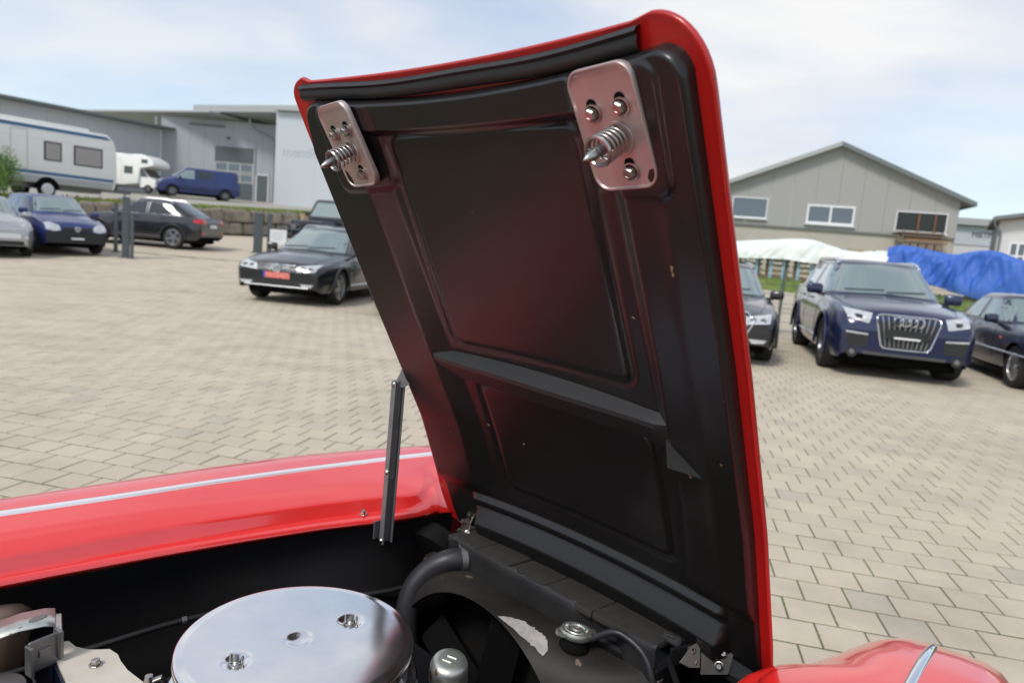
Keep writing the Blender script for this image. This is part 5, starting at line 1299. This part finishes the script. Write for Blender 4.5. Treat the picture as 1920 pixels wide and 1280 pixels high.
def roofs():
    b = MB(); b.box((0, 0, 0), (10.6, 14, .50), bev=.03); o = b.build('roof', M['roofm'], hall, smooth=0); o.location = (-17.0, 58.0, hb + 6.42); o.rotation_euler = (0, 0, -.41)
    b = MB(); b.box((0, 0, 0), (14.0, 12, .16), bev=.03); o = b.build('roof', M['roofm'], hall, smooth=0); o.location = (-26.6, 60.0, hb + 6.02); o.rotation_euler = (0, 0, -.41)
    b = MB(); b.box((0, 0, 0), (21.6, 1.3, .16), bev=.02); o = b.build('roof_edge', M['fascia'], hall, smooth=0)
    o.location = (-32.1, 45.0, hb + 4.86); o.rotation_euler = (0, 0, math.atan2(9, 5.4))
    b = MB(); b.box((0, 0, 0), (15.4, 13, .18), bev=.02); o = b.build('roof', M['roofm'], hall, smooth=0); o.location = (-8.4, 54.3, hb + 6.27); o.rotation_euler = (0, 0, math.atan2(-.22, 1))
    for x in (-21.5, -18.6): lbox(hall, 'roof_vent', M['roofm'], (x, 55, hb + 6.5), (.8, .8, .3), .05)
roofs()
text_mesh('mendlo', .95, 'wall_lettering', M['letterf'], hall, basis((-17.25, 50.0, hb - .1), (1, -.22)) @ Matrix.Translation((.55, 3.35, .012)), .01)

# gable hall on the right
gh = thing('gable_hall', 'warm grey gabled hall with three upper windows behind the tarpaulins', 'hall', (0, 0, 0))
GB0 = gz(0, 44) - .2
GM = basis((19.39, 46.0, 0), (.956, -.2945))
def gable():
    rt = lambda x: 9.20 - abs(x) * .415
    facade(gh, -7.8, 7.05, 4.02, rt, M['cladg'], 11, 0, gap=.006)
    b = MB(); b.box((-.4, (GB0 + 3.93) / 2, -.16), (14.8, 3.93 - GB0, .2)); b.build('plinth_wall', M['concrete'], gh, smooth=0)
    lbox(gh, 'flashing', M['fascia'], (-.4, 3.97, .03), (14.9, .08, .12))
    for s, ln in ((1, 7.75), (-1, 8.8)):
        b = MB(); b.prism([(0, 9.37), (s * ln, 9.37 - ln * .415), (s * ln, 9.17 - ln * .415), (0, 9.17)], -18, .55, lambda p, h: Vector((p[0], p[1], h))); b.build('roof', M['roofm'], gh, smooth=0)
        b = MB(); b.prism([(0, 9.39), (s * (ln + .02), 9.39 - (ln + .02) * .415), (s * (ln + .02), 9.12 - (ln + .02) * .415), (0, 9.12)], .552, .60, lambda p, h: Vector((p[0], p[1], h))); b.build('verge_trim', M['roofm'] if s < 0 else M['fascia'], gh, smooth=0)
    b = MB(); b.box((7.0, 4.0, -9), (.15, 5.0, 17.6)); b.build('side_wall', M['cladg'], gh, smooth=0)
    b = MB(); b.tube([(7.72, 6.0, .4), (7.72, 6.0, -18)], .09, 8); b.build('gutter', M['fascia'], gh, smooth=60)
    window(gh, -6.05, -3.85, 4.42, 5.72, .02, 1, 1, .06)
    window(gh, -1.45, 1.35, 4.33, 5.52, .02, 2, 1, .12)
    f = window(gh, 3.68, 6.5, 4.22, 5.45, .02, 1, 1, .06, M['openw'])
    for x, w_ in ((4.95, .09), (5.85, .08)): lbox(f, 'timber_post', M['brownt'], (x, 4.80, .05), (w_, 1.1, .08))
    for x in (4.0, 4.35): lbox(f, 'curtain', M['greyskirt'], (x, 4.8, .012), (.18, .8, .012))
place(gh, GM, gable)
# boards carried on a scaffold below the open window
sc_ = thing('scaffold_platform', 'weathered scaffold platform loaded with boards below the open dark window', 'scaffold', (0, 0, 0))
def scaff():
    rs = np.random.RandomState(3)
    for i in range(9):
        b = MB(); b.box((5.1 + rs.normal(0, .2), 3.75 + .055 * i, .6 + rs.normal(0, .1)), (2.4 + rs.normal(0, .25), .05, .25)); b.build('board', M['woodg'] if i % 3 else M['woodo'], sc_, smooth=0)
    for x in (4.1, 6.2):
        b = MB(); b.tube([(x, GB0, .75), (x, 4.3, .75)], .05, 8); b.build('scaffold_pole', M['dksteel'], sc_)
    b = MB(); b.box((5.15, 3.62, .6), (2.7, .1, .5)); b.build('platform', M['woodg'], sc_, smooth=0)
    for i in range(5): lbox(sc_, 'crate', M['woodg'], (4.3 + .45 * i, 3.35, .6), (.38, .36, .4), .02)
place(sc_, GM, scaff)

# flat-roofed garage with lettering
ga = thing('garage_building', 'pale flat-roofed building lettered MIETP beside the white house', 'garage', (0, 0, 0))
def gar():
    facade(ga, -2.0, 10, 0, lambda x: 4.35, M['cladw'], 5, 0, gap=.004)
    lbox(ga, 'roof_edge', M['roofm'], (4, 4.62, -2), (12.6, .55, 5.0)); lbox(ga, 'shadow_gap', M['fascia'], (4, 4.31, .05), (12.2, .08, .12))
    b = MB(); b.box((.3, 1.35, .03), (4.0, 2.7, .06)); gd = b.build('roller_door', M['plaster'], ga, smooth=0)
    lbox(gd, 'door_lintel', M['roofm'], (.3, 2.76, .05), (4.2, .12, .1)); lbox(gd, 'door_jamb', M['roofm'], (2.36, 1.35, .05), (.12, 2.7, .1))
GM2 = basis((36.3, 60, 1.75), (.96, -.28))
place(ga, GM2, gar)
text_mesh('MIETPARK', .62, 'lettering', M['letter'], ga, GM2 @ Matrix.Translation((.62, 3.42, .03)) @ Matrix.Diagonal((.86, 1, 1, 1)), .02)

# white house with gutter pipe
wh_ = thing('white_house', 'white rendered house with a grey downpipe and small-paned window', 'house', (0, 0, 0))
def house():
    b = MB(); b.prism([(0, 0), (9, 0), (9, 5.8), (0, 4.05)], -8, 0, lambda p, h: Vector((p[0], p[1], h))); b.build('wall', M['plaster'], wh_, smooth=0)
    b = MB(); b.prism([(-.35, 4.04), (9.6, 5.98), (9.6, 6.2), (-.35, 4.26)], -8.3, .7, lambda p, h: Vector((p[0], p[1], h))); b.build('roof', M['fascia'], wh_, smooth=0)
    b = MB(); b.prism([(-.3, 3.97), (9.5, 5.88), (9.5, 5.95), (-.3, 4.04)], -8, .55, lambda p, h: Vector((p[0], p[1], h))); b.build('soffit', M['woodg'], wh_, smooth=0)
    b = MB(); b.tube([(-.28, 4.1, .6), (-.28, 3.95, .6), (-.22, 3.7, .45), (.1, 3.40, .12), (.12, 3.1, .12), (.12, .1, .12)], .065, 8); b.build('downpipe', M['fascia'], wh_, smooth=60)
    window(wh_, .61, 1.48, 1.35, 2.92, .04, 2, 2, .11, M['wglass'])
place(wh_, basis((27.4, 42, 1.05), (.86, -.51)), house)

# ------------------------------------------------------------------ tarpaulin-covered firewood
LINE = [(5.0, 38.3), (9.0, 37.0), (13, 36.0), (17.2, 34.3), (19.6, 32.2), (22.2, 29.3), (25, 26.5)]
cl = np.r_[0, np.cumsum([math.dist(LINE[i], LINE[i + 1]) for i in range(len(LINE) - 1)])]
def onl(s):
    p = np.array([np.interp(s, cl, [q[0] for q in LINE]), np.interp(s, cl, [q[1] for q in LINE])]); e = np.array([np.interp(s + .3, cl, [q[0] for q in LINE]), np.interp(s + .3, cl, [q[1] for q in LINE])])
    d = e - p if np.linalg.norm(e - p) > 1e-6 else np.array([.7, -.7]); d = d / np.linalg.norm(d); return p, d, np.array([d[1], -d[0]])   # front normal, towards the yard
def vn(x, y, seed=0):
    """smooth value noise for folds"""
    def h(i, j): return (math.sin(i * 127.1 + j * 311.7 + seed * 74.7) * 43758.5453) % 1
    i, j = math.floor(x), math.floor(y); u, v = x - i, y - j; u, v = u * u * (3 - 2 * u), v * v * (3 - 2 * v)
    return (h(i, j) * (1 - u) + h(i + 1, j) * u) * (1 - v) + (h(i, j + 1) * (1 - u) + h(i + 1, j + 1) * u) * v
def tarp(name, label, s0, s1, top, bot, mt, fold, seed, n=150):
    b = MB(); P = []
    for s in np.linspace(s0, s1, n):
        p, d, nr = onl(s); zt, zb = top(s), bot(s); row = []
        for t in np.linspace(0, 1, 34):
            if t < .5: q = t / .5; off = .88 + .12 * (1 - q) - .10 * q ** 3; z = zb + (zt - .22 - zb) * q
            elif t < .62: a = (t - .5) / .12 * PI / 2; off = .56 + .22 * math.cos(a); z = zt - .22 + .22 * math.sin(a)
            else: q = (t - .62) / .38; off = .56 - 1.5 * q; z = zt - .15 * q * q + .03 * math.sin(q * 5)
            w1 = vn(s * 1.5 + t * 2.2, t * 3.0 + s * .4, seed) - .5; w2 = abs(vn(s * 2.6 - t * 3.5, t * 1.5 + s * .5, seed + 5) - .5); w3 = vn(s * 6 + t * 9, t * 2, seed + 9) - .5
            k = fold * (1 if t < .5 else .6)
            w4 = abs(vn(s * 4.5 + t * 4, t * 2.5 - s * .8, seed + 3) - .5); off += k * (.24 * w1 + .50 * (.25 - w2) + .04 * w3 + .20 * (.2 - w4)); z += k * (.16 * w1 + .05 * w3) * (1 if t > .1 else .4)
            row.append((p[0] + nr[0] * off, p[1] + nr[1] * off, z))
        P.append(row)
    b.grid(P); o = b.build(name, mt, smooth=80); tag(o, label, 'tarpaulin'); return o
def sx(px, tab=None):   # helper to place heights along the heap
    return px
tarp('white_tarpaulin', 'white tarpaulin stretched over the firewood crates', 2.0, 13.5,
     lambda s: 2.45 + .42 * math.exp(-((s - 8.9) / 1.9) ** 2) + .12 * math.exp(-((s - 13.3) / 1.0) ** 2) + .05 * math.sin(s * 2.1), lambda s: 1.78 + .05 * math.sin(s * 1.7) + .25 * sst(9.5, 13, s), M['tarpw'], .28, 1)
tarp('blue_tarpaulin', 'crumpled blue tarpaulin hanging low over the woodpile', 13.2, 24.0,
     lambda s: 2.72 + .16 * math.sin(s * 1.9 + .5) + .12 * math.exp(-((s - 15.2) / .8) ** 2) - .05 * sst(16, 22, s), lambda s: 1.30 - .45 * sst(14, 16.5, s) + .16 * math.sin(s * 1.3), M['tarpb'], 1.15, 4)
def crate(label, s, pm, tall):
    p, d, nr = onl(s); z0 = gz(0, p[1]) + .02; t = thing('firewood_crate', label, 'crate', (p[0] + nr[0] * .12, p[1] + nr[1] * .12, z0), math.atan2(d[1], d[0]), 'firewood crates under the tarpaulins')
    for x in (-.46, .46):
        for y in (-.5, .5): lbox(t, 'post', pm, (x * (.62 if y < 0 else 1), y * 1.06, tall / 2), (.13, .05, tall))
    for k in (0, 4):
        for y in (-.46, .46): lbox(t, 'slat', M['woodg'] if k % 2 else M['wood'], (0, y, .12 + (tall - .2) * k / 4), (1.26, .03, .11))
    lbox(t, 'pallet_base', M['woodg'], (0, 0, .05), (1.26, .95, .09))
    b = MB(); rs = np.random.RandomState(int(s * 10))
    for i in range(6):
        for j in range(9):
            r = .068 + .02 * rs.rand(); c = (-.50 + .125 * j + rs.normal(0, .01), 0, .16 + (tall - .25) * i / 5.5 + rs.normal(0, .01))
            b.lathe([(.001, -.50), (r, -.50), (r, .50), (.001, .50)], c, Matrix.Rotation(PI / 2, 3, 'X'), 6)
    o = b.build('logs', M['wood'], t, smooth=0); o['kind'] = 'stuff'
    return t
ORD = ('first', 'second', 'third', 'fourth', 'fifth')
for i, s in enumerate((6.9, 8.2, 9.5, 10.8, 12.1)):
    crate(('firewood crate with pale blue uprights under the white tarpaulin, %s counting away from the bonnet' if i < 4 else 'firewood crate with orange uprights under the white tarpaulin, %s counting away from the bonnet') % ORD[i], s, M['paleblue'] if i < 4 else M['woodo'], 1.62 if i < 3 else 1.78)
for i, s in enumerate((17.0, 18.5, 20.0, 21.5)):
    crate('firewood crate with orange uprights under the blue tarpaulin, %s beyond the white tarpaulin' % ORD[i], s, M['woodo'], 1.15)

# ------------------------------------------------------------------ fence, gate posts, sign, bush
fe = thing('wire_fence', 'low green wire mesh fence behind the parked cars', 'fence', (5.85, 15.85, gz(0, 15.85)), math.atan2(-.242, .97))
for x in (-7.2, -4.8, -2.4, 0, 2.4, 4.8, 7.2): lbox(fe, 'fence_post', M['wire'], (x, 0, .72), (.06, .06, 1.44), .006)
b = MB()
for k in range(-144, 145): b.box((k * .05, .035, .70), (.005, .005, 1.32))
for z in (.06, .26, .46, .66, .86, 1.06, 1.26): b.box((0, .042, z), (14.4, .008, .008)); b.box((0, .028, z), (14.4, .008, .008))
o = b.build('wire_mesh', M['wire'], fe, smooth=0); o['kind'] = 'stuff'
def gpost(x, y, h, w_, label):
    t = thing('gate_post', label, 'post', (x, y, gz(x, y)), .3, 'anthracite gate posts')
    lbox(t, 'shaft', M['anth'], (0, 0, h / 2), (w_, w_, h), .006); lbox(t, 'cap', M['anth'], (0, 0, h + .012), (w_ + .02, w_ + .02, .024), .004); lbox(t, 'base_plate', M['dksteel'], (0, 0, .008), (w_ + .14, w_ + .14, .016)); return t
gpost(-11.08, 20.2, 1.66, .17, 'thickest anthracite gate post beside the blue hatchback')
gpost(-10.85, 20.1, 1.25, .08, 'slim short gate post against the thickest post')
gpost(-12.15, 21.6, 1.42, .10, 'slim gate post in front of the anthracite SUV')
gpost(-9.32, 25.6, 1.36, .30, 'gate post left of the white sign board')
gpost(-8.88, 25.5, 1.36, .17, 'gate post carrying the white sign board')
sg = thing('sign_board', 'white sign board hung on the gate posts behind the estate', 'sign', (-8.52, 25.35, gz(0, 25.3)), -.05)
lbox(sg, 'panel', M['sign'], (0, 0, .62), (.60, .02, .52), .004)
for k, (w_, z) in enumerate(((.44, .78), (.38, .70), (.46, .62), (.30, .54))): lbox(sg, 'text_line', M['letterf'], (-.02, -.013, z), (w_, .004, .028))
fr_ = thing('gate_rail', 'anthracite barred gate leaf between sign board and dark off-roader', 'gate', (-8.0, 25.35, gz(0, 25.3)), -.06)
for z in (.15, .95, 1.12): lbox(fr_, 'rail', M['anth'], (.9, 0, z), (2.6, .05, .05))
for k in range(18): lbox(fr_, 'bar', M['anth'], (-.35 + .147 * k, 0, .62), (.022, .022, .98))
bu = thing('leafy_bush', 'bright green bush at the frame edge in front of the caravan', 'bush', (-19.62, 27.0, gz2(0, 27.0) + .02))
bu.scale = (.85, .85, .9)
rs = np.random.RandomState(8); vs, fs = [], []
for i in range(5200):
    d = rs.normal(0, 1, 3); d /= np.linalg.norm(d); spike = 1 + .28 * math.sin(5 * math.atan2(d[1], d[0]) + 2 * d[2]) + .15 * rs.rand(); r = rs.rand() ** .35 * spike
    c = np.array([d[0] * .78 * r, d[1] * .7 * r, 1.05 + d[2] * .92 * r]); l = rs.uniform(.05, .10)
    a, e = rs.normal(0, 1, 3), rs.normal(0, 1, 3); a = (d * .8 + a * .6); a /= np.linalg.norm(a); e = np.cross(a, e); e /= np.linalg.norm(e)
    n0 = len(vs); vs += [tuple(c - a * l * .5), tuple(c + e * l * .28), tuple(c + a * l * .6), tuple(c - e * l * .28)]; fs.append((n0, n0 + 1, n0 + 2, n0 + 3))
me = bpy.data.meshes.new('foliage'); me.from_pydata(vs, [], fs); me.materials.append(M['leaf']); me.update()
o = bpy.data.objects.new('foliage', me); COL.objects.link(o); o.parent = bu; o['kind'] = 'stuff'
b = MB()
for k in range(7):
    a = k * .9; b.tube([(0, 0, 0), (.12 * math.cos(a), .12 * math.sin(a), .5), (.4 * math.cos(a), .4 * math.sin(a), 1.3)], [.03, .022, .008], 6)
b.build('stem', M['bark'], bu)
